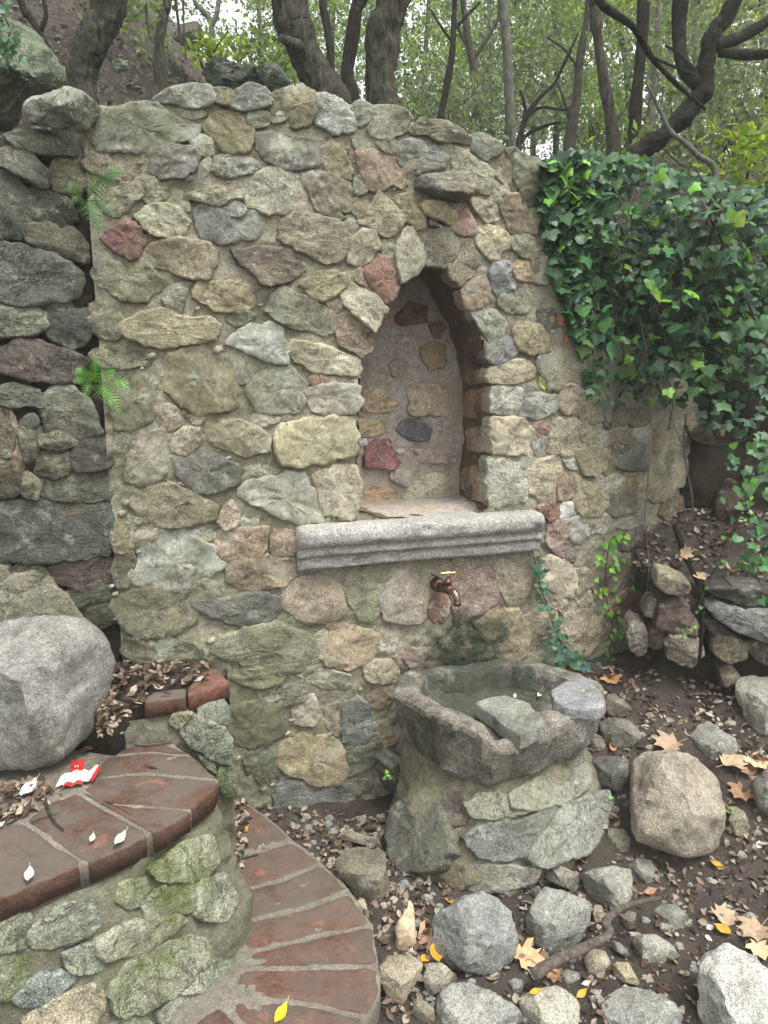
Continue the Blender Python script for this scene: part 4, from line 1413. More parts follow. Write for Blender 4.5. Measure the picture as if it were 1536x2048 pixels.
# ------------------------------------------------------------------ tap
tp, tn = wall_surf.hit(872, 1166)
tap = thing('water_tap', tp, 'old bronze water tap with brass cross handle below the ledge', 'tap')
side = np.array([.0, 0, 1.0])
out = tn + WDIR * .28; out /= np.linalg.norm(out)
V, F = tube([tp + tn * a for a in (-.01, .016, .022, .040, .044)], [.026, .027, .024, .024, .019], 18, .06)
link_mesh('wall_flange', V, F, M['bronze'], tap)
b0 = tp + tn * .035
V, F = tube([b0 + out * a for a in (0, .018, .024, .030, .045, .060, .066, .074)], [.016, .016, .020, .020, .017, .019, .016, .014], 16, .04)
link_mesh('body', V, F, M['bronze'], tap)
e0 = b0 + out * .07
V, F = tube(spline([e0, e0 + out * .018 + [0, 0, -.003], e0 + out * .032 + [0, 0, -.016], e0 + out * .036 + [0, 0, -.034]], 14), np.linspace(.0135, .0115, 14), 14)
sp = link_mesh('spout', V, F, M['spout'], tap)
t0 = e0 + out * .036 + np.array([0, 0, -.030])
V, F = tube([t0 + np.array([0, 0, -a]) for a in (0, .003, .013, .016)], [.0125, .0145, .0145, .013], 16)
link_mesh('nozzle_ring', V, F, M['bronze'], tap)
h0 = b0 + out * .050
V, F = tube([h0 + np.array([0, 0, a]) for a in (.010, .020, .022, .032, .034, .040)], [.011, .011, .014, .014, .009, .008], 14)
link_mesh('bonnet', V, F, M['bronze'], tap)
V, F = tube([h0 + np.array([0, 0, a]) for a in (.038, .062)], [.0045, .0045], 10)
st = link_mesh('stem', V, F, M['brass'], tap)
hh = h0 + np.array([0, 0, .060])
hd = WDIR * .95 + WN * .1
V, F = tube([hh + hd * a for a in (-.030, -.027, -.012, 0, .012, .027, .030)], [.004, .0062, .0046, .0068, .0046, .0062, .004], 12)
link_mesh('handle', V, F, M['brass'], tap)
V, F = tube(spline([tp + tn * .012 + [0, 0, .026], tp + tn * .03 - WDIR * .01 + [0, 0, .034], tp + tn * .02 - WDIR * .028 + [0, 0, .044]], 8), .003, 6)
link_mesh('wire', V, F, M['iron_and_hole_shade'], tap)

# ------------------------------------------------------------------ right: rubble bank, ledge, low rubble wall
def wall_y(x):
    return np.interp(x, plan[:, 0], plan[:, 1])
ybank = lambda x: 3.40 - .30 * (x - .9)
bank_v = []
nxb, nzb = 90, 70
for i in range(nxb):
    x = .72 + 2.4 * i / (nxb - 1)
    for k in range(nzb):
        z = .75 + 1.50 * k / (nzb - 1)
        y = max(ybank(x), wall_y(min(x, 1.5)) + .04 if x < 1.15 else 0) - .12 * sstep(1.3, 2.0, z) + .12 * sstep(2.05, 2.3, z)
        bank_v.append((x, y - fbm(x, 2, z, 3.5, 4) * .07, z))
bank = link_mesh('earth_bank', bank_v, grid_faces(nxb, nzb), M['earth'], kind='structure')
lv = []
for i in range(80):
    for k in range(40):
        x = 1.03 + 1.5 * i / 79
        f = k / 39
        lip = 2.80 - .18 * (x - 1.0)
        y = lip + (ybank(x) + .06 - lip) * f
        z = .60 + .20 * sstep(0, .12, f) + .20 * sstep(.1, 1, f)
        lv.append((x, y, z + fbm(x, y, 0, 6, 4) * .03))
ledge_soil = link_mesh('bank_ledge', lv, grid_faces(80, 40), M['soil'], kind='structure')
rub_surf = Surf()
ro = np.array([.92, 2.80, .15])
rub_surf.quad(ro, np.array([1.3, -.234, 0]), [0, .0, 1.0], .3)
rw = thing('rubble_wall', (1.25, 2.74, .4), 'low dark rubble stone wall holding a leaf strewn ledge at the right', 'wall')
rbv = []
for i in range(60):
    for k in range(34):
        q = np.array([1.06 + 1.24 * i / 59, 2.83 - .18 * (1.24 * i / 59), .2 + .58 * k / 33])
        rbv.append(q + [0, -fbm(q[0], q[1], q[2], 7, 4) * .03, 0])
link_mesh('earth_core', rbv, grid_faces(60, 34), M['earth'], rw)
RUB = '''
R 786a5e 70 570,1390 620,1300 700,1340 720,1430 700,1530 670,1560 610,1490
R 6d5248 80 770,1300 800,1190 880,1170 960,1190 1050,1320 1040,1400 930,1370 800,1350
R 5c3e36 50 720,1470 740,1360 800,1360 860,1400 830,1480 760,1500
R 8a7b60 80 840,1450 870,1390 960,1400 1050,1420 1080,1500 1030,1600 940,1590 860,1540
R 908466 70 780,1060 810,980 900,1010 1000,1060 960,1100 860,1110
R 7a7872 90 1100,1210 1170,1170 1400,1220 1640,1260 1640,1490 1450,1410 1300,1350 1180,1290
R 6d5f42 70 1140,1440 1190,1400 1300,1420 1400,1480 1380,1550 1250,1570 1160,1520
R 4a443e 60 1120,1090 1300,1060 1640,1130 1640,1200 1350,1190 1180,1140
R 463e36 40 1070,1280 1200,1330 1300,1400 1150,1390
R 76664a 60 1210,1640 1250,1600 1350,1690 1320,1730 1220,1720
R 5a4e40 50 1400,1440 1500,1430 1600,1500 1600,1600 1480,1580 1410,1520
R 6a5c48 40 700,1260 740,1180 780,1180 760,1280
'''
lay(RUB, rub_surf, M['rubble'], rw, depth=.1, rough=1.3, sink=-.005)
bk_surf = Surf()
bk_surf.quad((.8, ybank(.8) - .06, .7), np.array([2.0, -.6, 0]), [0, 0, 1.7], .3)
BKS = '''
R 4a362c 80 1170,540 1210,440 1280,390 1370,440 1370,520 1290,600 1200,620
R 5a4434 60 1010,60 1100,20 1200,40 1190,110 1080,120
R 66543c 50 1180,20 1230,20 1235,60 1190,70
'''
lay(BKS, bk_surf, M['rubble'], rw, depth=.1, rough=1.3)

# ------------------------------------------------------------------ loose rocks
def ground_hit(px, py):
    P = at_z(px, py, 0.05)
    for _ in range(25):
        P = P * .4 + at_z(px, py, float(ground_z(P[0], P[1]))) * .6
    return P

def rock_mesh(poly, C, T, seed, cuts=6, boxy=.5, N=60, rough=1.0):
    """closed rock whose outline seen from the path is the polygon; T = half thickness; broken flat faces"""
    rs = random.Random(seed)
    vd = C - EYE; vd = vd / np.linalg.norm(vd)
    ang_ = cuts > 4
    pp = smooth_poly(poly, N, 1 if ang_ else 2, .08 if ang_ else .2)
    O = on_plane(pp, C, vd)
    V = []
    phis = np.linspace(-84, 84, 25)
    for ph in phis:
        c, s = math.cos(R(ph)) ** boxy, math.copysign(abs(math.sin(R(ph))) ** .8, ph)
        V.append(C + (O - C) * c + vd * T * s)
    V = np.vstack(V)
    D = V - C
    ext = np.linalg.norm(O - C, axis=1).mean()
    e1 = np.cross(vd, [0, 0, 1.0]); e1 /= np.linalg.norm(e1); e2 = np.cross(e1, vd)
    if ang_:                                       # a worn top and two broken fronts
        fr_ = np.array([-vd[0], -vd[1], 0]); fr_ /= np.linalg.norm(fr_); rt_ = np.array([fr_[1], -fr_[0], 0])
        sgn = rs.choice((-1, 1))
        for nn, lo in ((np.array([0, 0, 1.0]) + fr_ * rs.uniform(.1, .5) + rt_ * rs.uniform(-.45, .45), rs.uniform(.25, .5)),
                       (fr_ + rt_ * sgn * rs.uniform(.5, .9) + [0, 0, rs.uniform(-.1, .2)], rs.uniform(.40, .6)),
                       (fr_ * .7 - rt_ * sgn * rs.uniform(.5, .9) + [0, 0, rs.uniform(-.1, .3)], rs.uniform(.55, .75))):
            nn = nn / np.linalg.norm(nn)
            over = np.maximum(0, D @ nn - (D @ nn).max() * lo)
            D = D - nn[None] * over[:, None]
    for k in range(cuts + 2):
        a = 6.2832 * (k + rs.uniform(0, .8)) / (cuts + 2)
        nn = -vd * rs.uniform(.45, 1.0) + (e1 * math.cos(a) + e2 * math.sin(a)) * rs.uniform(.35, .95)
        nn /= np.linalg.norm(nn)
        sup = (D @ nn).max()
        lim = sup * (rs.uniform(.74, .92) if ang_ else rs.uniform(.66, .88))
        over = np.maximum(0, D @ nn - lim)
        D = D - nn[None] * (over * (1.0 if ang_ else .9))[:, None]
    V = C + D
    L = D / (np.linalg.norm(D, axis=1, keepdims=True) + 1e-9)
    sc = min(1.8, max(.3, ext / .08))
    V = V + L * ((fbm_arr(V, 10 / sc ** .5, 4, seed) * .008 - np.abs(fbm_arr(V, 20, 4, seed)) * .007 + fbm_arr(V, 70, 3, seed) * .0018) * rough * sc)[:, None]
    F = []
    m = len(phis)
    for i in range(m - 1):
        for k in range(N):
            F.append((i * N + k, i * N + (k + 1) % N, (i + 1) * N + (k + 1) % N, (i + 1) * N + k))
    F.append(tuple((m - 1) * N + k for k in range(N)))
    F.append(tuple(range(N - 1, -1, -1)))
    f = F[m // 2 * N]
    if np.cross(V[f[1]] - V[f[0]], V[f[2]] - V[f[0]]) @ (V[f[0]] - C) < 0:
        F = [f[::-1] for f in F]
    return V, F

ROCKS = '''
N a89a88 1 575,760 590,620 660,545 760,535 900,575 1010,640 1070,720 1095,850 1085,970 1040,1090 960,1135 830,1125 700,1090 600,1040 570,900 | large rounded pinkish boulder to the right of the pedestal
N 7b786e 4 400,420 470,370 560,380 640,440 640,510 560,545 450,530 | round grey rock just right of the basin rim
N 65635e 5 350,640 380,580 480,570 570,600 570,710 520,780 420,760 355,710 | dark rock wedged between pedestal and large pinkish boulder
N 7a766c 4 340,480 400,460 450,510 430,560 350,560 | small grey stone under the right end of the basin
N 746c60 4 430,250 480,230 560,290 600,350 520,380 440,360 | dull brown stone in leaf litter right of the flat slab
N 98938a 5 1140,170 1190,120 1331,120 1420,140 1420,460 1250,465 1190,420 1180,330 1140,250 | big pale topped block at the right edge below the rubble wall
N 96958e 7 900,480 940,390 1010,400 1080,450 1160,480 1180,560 1090,600 1030,610 950,560 | angular grey rock in leaf litter beyond the large pinkish boulder
N 7f7d76 4 1230,720 1331,630 1480,640 1480,930 1331,930 1260,860 | dark grey boulder cut off by the right edge
N 968c76 6 1110,930 1140,840 1200,880 1240,970 1200,1035 1120,1000 | tan stone beside the right flank of the large pinkish boulder
N 85826c 6 440,1020 450,970 540,980 580,1040 570,1130 500,1120 450,1060 | olive stone between pedestal foot and large pinkish boulder
N 8e8b82 6 550,1180 620,1130 700,1150 750,1230 720,1290 620,1300 580,1270 | grey lump in front of the large pinkish boulder
N 8c8b82 7 305,1230 380,1190 480,1170 590,1190 595,1340 560,1420 450,1430 370,1400 315,1310 | blocky grey rock above the bend of the fallen branch
N 857f74 6 80,1180 170,1150 260,1210 300,1250 290,1330 180,1290 90,1250 | brownish grey stone leaning on the pedestal foot
N 94948f 8 0,1480 60,1330 100,1280 200,1310 375,1380 360,1500 300,1600 200,1670 110,1650 0,1560 | sharp edged grey rock left of the fallen branch
N 978c70 4 365,1440 380,1390 430,1400 430,1470 390,1510 | small tan pebble touching the bend of the branch
N 908a7a 5 520,1480 560,1430 610,1440 610,1520 560,1540 | small grainy stone right of the branch bend
N 85837a 5 690,1440 740,1380 830,1400 900,1460 890,1520 800,1540 710,1520 | rough grey stone right of the branch tip
N 95938a 7 580,1600 600,1560 720,1555 800,1600 860,1680 780,1720 640,1720 590,1670 | flat topped pale rock amid dark soil right of the branch
N 75726a 6 470,1590 520,1600 590,1680 570,1700 480,1640 | thin dark stone beneath the branch
N ac9f86 6 320,1690 370,1630 440,1650 465,1710 430,1780 360,1800 330,1750 | tan stone under the middle of the branch
N b29f74 7 470,1730 500,1700 570,1710 600,1770 640,1840 550,1830 475,1790 | flat yellowish stone below the branch
N 96938c 6 170,1790 230,1740 310,1770 320,1830 260,1850 190,1830 | small grey rock under the thick end of the branch
N 92928f 7 350,2000 420,1890 520,1830 700,1860 840,1930 890,2010 890,2150 340,2150 | wide grey boulder cut by the bottom edge below the yellowish stone
N b8b8b6 8 930,1750 980,1660 1100,1600 1230,1650 1331,1740 1420,1800 1420,2200 1050,2200 970,2080 930,1950 | bright granite boulder in the bottom right corner
M 776e5c 6 75,370 130,270 250,255 370,290 410,430 430,560 360,610 290,630 200,560 120,480 | flat brown rock between the lower brick tread and the pedestal
M 857d6c 7 110,200 130,165 250,200 395,240 385,290 330,290 200,250 115,235 | narrow bar shaped stone at the pedestal's left foot
M 8e9294 6 635,740 700,650 830,580 960,540 1070,590 1130,640 1190,830 1130,980 960,1050 800,1020 700,950 640,830 | large flat bluish grey rock in front of the pedestal
M 9f9174 5 350,980 430,915 560,910 620,960 600,1040 540,1130 500,1220 420,1190 355,1100 | beige stone against the tip of the lower brick tread
M aca596 6 600,1060 640,960 720,950 800,1020 760,1090 690,1150 640,1170 | pale wedge shaped stone below the yellow leaf pair
M 989894 5 690,1170 760,1090 880,1060 1000,1110 1130,1190 1190,1280 1220,1420 680,1420 680,1280 | speckled grey boulder cut by the bottom edge beside the lower tread
M a9a392 5 1170,1180 1260,1110 1400,1090 1536,1170 1536,1330 1450,1420 1230,1420 1180,1290 | pale cracked boulder at the bottom edge under the branch end
M 867a60 5 550,1200 620,1180 680,1230 680,1330 600,1330 560,1270 | small brown stone at the bottom edge beside the beige stone
M a89878 5 200,590 260,580 300,690 280,720 230,650 | small tan stone at the edge of the lower brick tread
M 625e58 5 1250,520 1300,500 1310,560 1240,600 | small dark stone behind the sharp edged grey rock
'''
for line in ROCKS.strip().splitlines():
    d_, lab = line.split('|')
    w = d_.split()
    cuts = int(w[2])
    poly, hx, _ = parse(' '.join(w))[0]
    P = np.array(poly)
    c, A = area_centroid(P)
    bot = P[P[:, 1].argmax()]
    G = ground_hit((bot[0] + c[0]) / 2, min(bot[1], 2140) - 4)
    size = math.sqrt(A) / FPX * np.linalg.norm(G - EYE)
    C = at_y(c[0], c[1], G[1] + .26 * size)
    V, F = rock_mesh(poly, C, size * .48, _seed[0] * 1.37, cuts, .5 if cuts < 5 else .6)
    _seed[0] += 1
    tag(link_mesh('rock', V, F, M['granite'], None, C, color=list(np.array(lin(hx, .62)) * [.80, .77, .71]), sharp=20 if cuts > 4 else 40), lab.strip(), 'rock', 'loose rocks around the fountain')

def rock_at(name, tile_line, Y, T, mat, label, cat='rock', cuts=5, boxy=.55, group=None, N=72, rough=1.0):
    poly, hx, _ = parse(tile_line)[0]
    c, A = area_centroid(np.array(poly))
    C = at_y(c[0], c[1], Y)
    V, F = rock_mesh(poly, C, T, _seed[0] * 1.37, cuts, boxy, N, rough)
    _seed[0] += 1
    return tag(link_mesh(name, V, F, mat, None, C, color=lin(hx), sharp=26 if cuts > 4 else 40), label, cat, group)

rock_at('boulder', 'U 837e74 0 -140,200 0,110 150,90 330,85 470,100 580,170 660,270 690,380 670,520 590,690 510,800 430,890 330,960 200,1010 0,1020 -140,1000', 2.08, .24, M['granite'],
        'big rounded speckled granite boulder on the steps at the left edge', 'boulder', 3, .5, rough=.9)
rock_at('coping_boulder', 'A 84866f 0 120,190 180,130 290,110 380,60 470,80 560,150 610,210 560,280 500,350 380,330 240,300 150,290', 2.38, .16, M['drystone'],
        'rough greenish boulder capping the corner between both tall walls', 'boulder', 4)
# slabs lying in and on the basin
def loose_slab(tile, pts, zs, th, mat, hx, label):
    ox, oy, s = TILES[tile]
    P = np.array([at_z(ox + x / s, oy + y / s, z) for (x, y), z in zip(pts, zs)])
    V, F = slab_mesh(P, th, 60, .006, .0035, seed=zs[0] * 9)
    tag(link_mesh('stone_slab', V, F, mat, None, color=lin(hx), sharp=28), label, 'slab')
loose_slab('H', [(680, 895), (720, 872), (850, 845), (985, 890), (1060, 990), (1050, 1020), (935, 1075), (865, 1035), (780, 962)], [.47, .475, .505, .52, .53, .525, .495, .48, .47], .045, M['granite'], '8a8a78',
           'broken stone slab lying tilted inside the basin')
loose_slab('H', [(1100, 825), (1180, 770), (1300, 750), (1380, 830), (1405, 890), (1390, 920), (1290, 930), (1180, 920), (1120, 880)], [.53, .532, .533, .53, .525, .522, .522, .524, .527], .035, M['granite'], '858184',
           'flat purplish grey slab resting on the right rim of the basin')

# ------------------------------------------------------------------ wooded slope behind
def yline(x):
    x = np.asarray(x, float)
    a = 2.395 + .466 * (x + .857) + .16
    b = 2.395 + .305 * (x + .857) + .44
    c = np.maximum(ybank(x) + .10, 0)
    y = np.where(x < -.86, np.maximum(a, 1.2), np.where(x < .9, b, c))
    return y

def slope_z(x, y):
    x = np.asarray(x, float); y = np.asarray(y, float)
    z = 2.05 + .21 * (y - 2.9)
    z = z + np.minimum(6.0, 1.25 * np.maximum(0, -x - .10 * y - .3)) * sstep(2.9, 6.5, y + .3 * np.minimum(0, x + 1))
    z = z + .25 * sstep(.6, 2.5, x) * sstep(5, 12, y)
    return z
tx = np.concatenate([np.linspace(-26, -4, 30)[:-1], np.linspace(-4, 5, 110), np.linspace(5, 26, 30)[1:]])
tr = np.concatenate([np.linspace(0, 4, 70)[:-1], np.linspace(4, 14, 80)[:-1], np.linspace(14, 34, 24)])
tv = []
for x in tx:
    y0 = float(yline(x))
    for r_ in tr:
        y = y0 + r_
        z = float(slope_z(x, y))
        z += fbm(x, y, 0, .9, 5) * .22 * min(1, .2 + r_) + fbm(x, y, 0, 4, 5) * .17 * min(1, .2 + r_)
        tv.append((x, y, z - ((1.6 if x < .85 else .5) if r_ == 0 else 0)))
hill = link_mesh('hillside', tv, grid_faces(len(tx), len(tr)), M['hill'], kind='structure')

def leaf_cloud(clumps, size, seed, aspect=.5, droop=.0):
    """clumps: (centre, radii, count); many small folded leaves"""
    rg = np.random.default_rng(seed)
    V, F = [], []
    for c, r_, n in clumps:
        d = rg.normal(size=(n, 3)); d /= np.linalg.norm(d, axis=1, keepdims=True)
        m_ = max(1, n // 16)                         # leaves sit in sprays
        ds = d[:m_] * (rg.uniform(.2, 1, (m_, 1)) ** .6) * np.asarray(r_)
        sp_ = np.asarray(c) + ds[rg.integers(0, m_, n)]
        p = sp_ + d * size * rg.uniform(.2, 2.4, (n, 1)) * [1, 1, .75]
        a = rg.normal(size=(n, 3)) + [0, 0, -droop]; a /= np.linalg.norm(a, axis=1, keepdims=True)
        b = np.cross(a, rg.normal(size=(n, 3))); b /= np.linalg.norm(b, axis=1, keepdims=True)
        nn = np.cross(a, b)
        s = size * rg.uniform(.6, 1.35, (n, 1))
        q0, q1, q2, q3 = p, p + a * s * .5 + b * s * aspect * .5 + nn * s * .08, p + a * s, p + a * s * .5 - b * s * aspect * .5 + nn * s * .08
        i0 = len(V)
        V.extend(np.stack([q0, q1, q2, q3], 1).reshape(-1, 3))
        for k in range(n):
            j = i0 + 4 * k
            F.append((j, j + 1, j + 2)); F.append((j, j + 2, j + 3))
    return np.array(V), F

def tree(label, pts, Y, mat, limbs=(), clumps=(), size=.05, leaf='oak_leaf', Y2=None, seed=0, n=12, name='oak_tree', up=1.6, droop=0.0):
    """pts: (px, py, width px) up the trunk as seen from the path, standing at distance Y"""
    Y2 = Y if Y2 is None else Y2
    P, rad = [], []
    for k, (x, y, w) in enumerate(pts):
        yy = Y + (Y2 - Y) * k / max(1, len(pts) - 1)
        P.append(at_y(x, y, yy)); rad.append(w * .38 / FPX * yy)
    P = np.array(P)
    P = np.vstack([P[:1] - [0, 0, .35], P])
    rad = [rad[0] * 1.25] + rad
    d = (P[-1] - P[-2]); d /= np.linalg.norm(d)
    d = d * .6 + np.array([0, 0, .5])
    P = np.vstack([P, P[-1] + d * up * .5, P[-1] + d * up])
    rad += [rad[-1] * .8, rad[-1] * .45]
    near_ = Y < 4.3
    C = spline(np.column_stack([P, rad]), 90 if near_ else 30)
    root = thing(name, P[0], label, 'tree')
    V, F = tube(C[:, :3], np.maximum(C[:, 3], .004), 40 if near_ else n, .25, seed, ridge=.022 if near_ and rad[0] > .05 else 0)
    tk = link_mesh('trunk', V, F, mat, root)
    for lb in limbs:
        q = np.array([at_y(x, y, Yl) for x, y, w, Yl in lb])
        rr = [w * .40 / FPX * Yl for x, y, w, Yl in lb]
        c2 = spline(np.column_stack([q, rr]), 18)
        V, F = tube(c2[:, :3], np.maximum(c2[:, 3], .002), 8, .2, seed + 2)
        link_mesh('limb', V, F, mat, root)
    cl = [(P[-1] + [0, .3, .5], (1.2, 1.0, .8), 500)] if not clumps else []
    for (x, y, Yc, r_, nn) in clumps:
        cl.append((at_y(x, y, Yc), (r_, r_ * 1.1, r_ * .75), nn))
    V, F = leaf_cloud(cl, size, int(seed * 10) + 5, droop=droop)
    link_mesh('crown', V, F, M[leaf], root, smooth=False)
    return root

B, BD, BPale = M['bark'], M['bark_dark'], M['bark_pale']
tree('thick leaning trunk rising behind the capping boulder at the left', [(160, 190, 84), (172, 120, 76), (196, 55, 72), (222, -10, 66)], 3.7, B, seed=1, n=16)
tree('thin dark leaning sapling left of the thick leaning trunk', [(100, 130, 18), (80, 70, 17), (58, 30, 16), (38, -10, 14)], 4.2, BD, seed=2,
     limbs=[[(82, 62, 12, 4.2), (92, 30, 11, 4.2), (86, -5, 9, 4.2)]])
tree('stout curved trunk with a sawn stub leaning left behind the wall', [(662, 205, 98), (640, 165, 84), (612, 110, 74), (590, 60, 76), (580, 0, 82)], 3.8, B, seed=3, n=18,
     limbs=[[(600, 96, 26, 3.72), (578, 84, 24, 3.68), (562, 76, 20, 3.65)]])
tree('thickest upright trunk behind the highest part of the wall', [(772, 240, 104), (766, 190, 82), (762, 120, 68), (770, 50, 70), (786, -15, 76)], 3.9, B, seed=4, n=18,
     limbs=[[(785, 30, 40, 3.9), (812, -5, 30, 3.95), (830, -40, 26, 4.0)]])
tree('slim forked trunk between the two stout trunks, nearer the thick one', [(700, 200, 44), (694, 150, 36), (704, 80, 32), (712, 20, 30), (716, -10, 28)], 4.6, BD, seed=5,
     limbs=[[(706, 40, 18, 4.6), (724, 10, 15, 4.6), (738, -15, 12, 4.6)]], clumps=[(690, 20, 7, .5, 250), (735, 60, 7.5, .4, 200)])
tree('slender straight trunk right beside the stout curved trunk', [(662, 160, 20), (660, 90, 20), (652, 40, 20), (644, -10, 18)], 5.5, BD, seed=6, clumps=[(640, 30, 8, .5, 300), (540, 60, 9, .9, 700), (545, 20, 9, .8, 500)])
tree('slender dark trunk standing just right of the thickest trunk', [(880, 250, 18), (890, 190, 17), (904, 110, 15), (908, 40, 13), (910, -10, 12)], 5.6, BD, seed=7,
     limbs=[[(905, 85, 8, 5.6), (880, 50, 6, 5.6), (862, 20, 5, 5.7)], [(908, 60, 7, 5.6), (935, 30, 6, 5.6), (960, 5, 5, 5.6)]],
     clumps=[(860, 190, 7.5, .5, 500), (840, 120, 9, .8, 500), (900, 215, 7, .45, 450), (880, 30, 9, .7, 400)])
tree('grey branching trunk left of the pale straight trunk', [(952, 280, 26), (952, 200, 22), (948, 140, 19), (938, 90, 18), (930, 30, 16), (926, -10, 14)], 7.0, B, seed=8,
     limbs=[[(945, 120, 12, 7), (972, 80, 10, 7), (995, 40, 8, 7), (1005, 0, 6, 7)], [(940, 100, 10, 7), (918, 60, 8, 7), (905, 20, 6, 7)]],
     clumps=[(960, 230, 8, .6, 650), (930, 170, 9, .6, 300), (980, 120, 10, .8, 350), (940, 40, 10, .8, 400), (990, 30, 9, .6, 350)])
tree('pale straight slender trunk in the middle of the woods', [(1022, 300, 24), (1020, 230, 22), (1016, 150, 21), (1012, 70, 21), (1004, -10, 22)], 6.0, BPale, seed=9,
     clumps=[(1050, 60, 8, .8, 600), (1075, 30, 8, .7, 500), (1055, 110, 9, .8, 450)])
tree('dark multi stemmed shrub arching behind the wall shoulder', [(1036, 305, 18), (1044, 260, 15), (1060, 220, 13), (1085, 190, 10), (1110, 165, 8)], 5.2, BD, seed=10, name='arching_shrub', up=.3,
     limbs=[[(1036, 290, 11, 5.2), (1060, 265, 9, 5.2), (1095, 250, 7, 5.1), (1120, 245, 5, 5.0)], [(1044, 255, 9, 5.2), (1050, 215, 8, 5.2), (1040, 180, 6, 5.2)],
            [(1050, 240, 8, 5.2), (1080, 215, 7, 5.2), (1125, 220, 5, 5.2), (1140, 215, 4, 5.2)]], clumps=[(1080, 150, 7, .5, 500), (1110, 190, 7, .5, 400)], leaf='grey_leaf')
tree('slender trunk with low fork right of the arching shrub', [(1138, 300, 32), (1146, 240, 27), (1154, 190, 23), (1160, 120, 20), (1172, 50, 17), (1178, -10, 15)], 5.8, B, seed=11,
     limbs=[[(1140, 240, 9, 5.8), (1128, 200, 7, 5.8), (1115, 165, 5, 5.8)], [(1158, 140, 9, 5.8), (1130, 100, 7, 5.8), (1095, 75, 5, 5.7)]],
     clumps=[(1120, 100, 7.5, .7, 700), (1150, 60, 8, .7, 600), (1100, 20, 8, .7, 600)])
tree('trunk with a swollen burl in the right half of the woods', [(1228, 315, 36), (1222, 240, 28), (1208, 160, 26), (1196, 80, 22), (1192, 45, 34), (1190, 10, 25), (1188, -20, 24)], 5.0, B, seed=12, n=14,
     clumps=[(1210, 180, 8, .6, 450), (1240, 30, 8, .7, 500)])
tree('dark straight trunk between the burled trunk and leaning trunk', [(1266, 320, 40), (1270, 240, 30), (1276, 160, 26), (1284, 80, 26), (1288, -10, 28)], 5.0, BD, seed=13, n=14,
     clumps=[(1230, 110, 9, .8, 450), (1300, 130, 9, .7, 450)])
tree('pale thin stem close to the leaning trunk', [(1300, 270, 24), (1304, 200, 20), (1308, 140, 18), (1314, 70, 16), (1318, -10, 14)], 6.0, BPale, seed=14, clumps=[(1320, 60, 8, .7, 500)])
tree('heavy black trunk leaning right out over the ivy', [(1230, 345, 60), (1275, 305, 46), (1330, 268, 42), (1378, 222, 42), (1404, 175, 42), (1412, 120, 38), (1432, 60, 38), (1470, -10, 36)], 4.0, BD, seed=15, n=18,
     limbs=[[(1400, 170, 40, 4.0), (1366, 130, 32, 4.05), (1358, 60, 32, 4.1), (1362, -10, 34, 4.1)], [(1410, 218, 7, 3.9), (1350, 165, 12, 3.7), (1300, 110, 14, 3.6), (1268, 55, 15, 3.5), (1210, 15, 18, 3.4), (1195, -10, 18, 3.4)],
            [(1430, 90, 34, 4.0), (1480, 75, 26, 4.0), (1540, 40, 22, 4.0)], [(1440, 105, 20, 4.0), (1500, 110, 22, 3.9), (1560, 105, 18, 3.8)],
            [(1405, 160, 10, 4.0), (1360, 110, 8, 4.0), (1330, 90, 6, 4.0)], [(1300, 112, 8, 3.6), (1340, 130, 6, 3.6), (1390, 150, 5, 3.6)]],
     clumps=[(1450, 60, 5, .6, 700), (1500, 150, 5, .6, 700), (1520, 230, 5, .5, 600), (1480, 20, 5, .6, 600), (1430, 150, 6, .5, 350), (1340, 30, 5.5, .5, 450)], leaf='grey_leaf', size=.045)
tree('bare pale pole slanting down to the ivy at the right', [(1432, 352, 14), (1395, 310, 14), (1370, 285, 13), (1340, 262, 12)], 3.9, BPale, seed=16, name='slanting_sapling', up=.25, clumps=[(1320, 250, 4.2, .12, 40)])
tree('bare forked pale tree against the open sky at the left', [(424, 110, 18), (424, 70, 16), (420, 40, 14), (400, 15, 11), (385, -10, 9)], 6.5, BPale, seed=17,
     limbs=[[(422, 55, 13, 6.5), (434, 25, 11, 6.5), (438, -10, 9, 6.5)]], clumps=[(470, 60, 8, .25, 90), (400, 30, 8, .25, 60)])
tree('tall tree with hanging creepers on the left slope', [(318, 115, 26), (322, 60, 24), (330, 20, 22), (336, -10, 22)], 5.6, B, seed=18,
     limbs=[[(290, -10, 6, 5.4), (294, 40, 5, 5.4), (300, 80, 4, 5.4)], [(350, -10, 8, 5.5), (356, 40, 6, 5.5), (362, 90, 4, 5.5)], [(366, -10, 5, 5.3), (368, 60, 4, 5.3), (372, 120, 3, 5.3)]],
     clumps=[(265, 30, 5.5, .3, 260), (245, 60, 6, .3, 160), (380, 30, 7, .4, 200)])
# distant trees: background trunks with leafy crowns to the ground
far = [(520, 11, 'lime_leaf'), (570, 13, 'oak_leaf'), (675, 12, 'oak_leaf'), (730, 10, 'oak_leaf'), (840, 12, 'lime_leaf'), (915, 14, 'oak_leaf'), (975, 11, 'oak_leaf'), (1065, 12, 'oak_leaf'),
       (1110, 10, 'grey_leaf'), (1190, 12, 'oak_leaf'), (1250, 10, 'lime_leaf'), (1335, 11, 'oak_leaf'), (1400, 9, 'grey_leaf'), (1470, 10, 'lime_leaf'), (1530, 9, 'grey_leaf')]
where = ['farthest tree beside the patch of open sky', 'distant tree behind the stout curved trunk', 'distant tree seen between the two stout trunks', 'distant tree hidden by the thickest trunk',
         'pale green distant tree right of the thickest trunk', 'distant tree behind the slender dark trunk', 'distant tree behind the grey branching trunk', 'distant tree between the pale trunk and arching shrub',
         'grey leaved distant tree above the arching shrub', 'distant tree left of the burled trunk', 'yellow green distant tree right of the burled trunk', 'distant tree behind the pale thin stem',
         'grey leaved distant tree behind the leaning trunk', 'yellow green distant tree beyond the leaning trunk', 'grey leaved distant tree at the right edge']
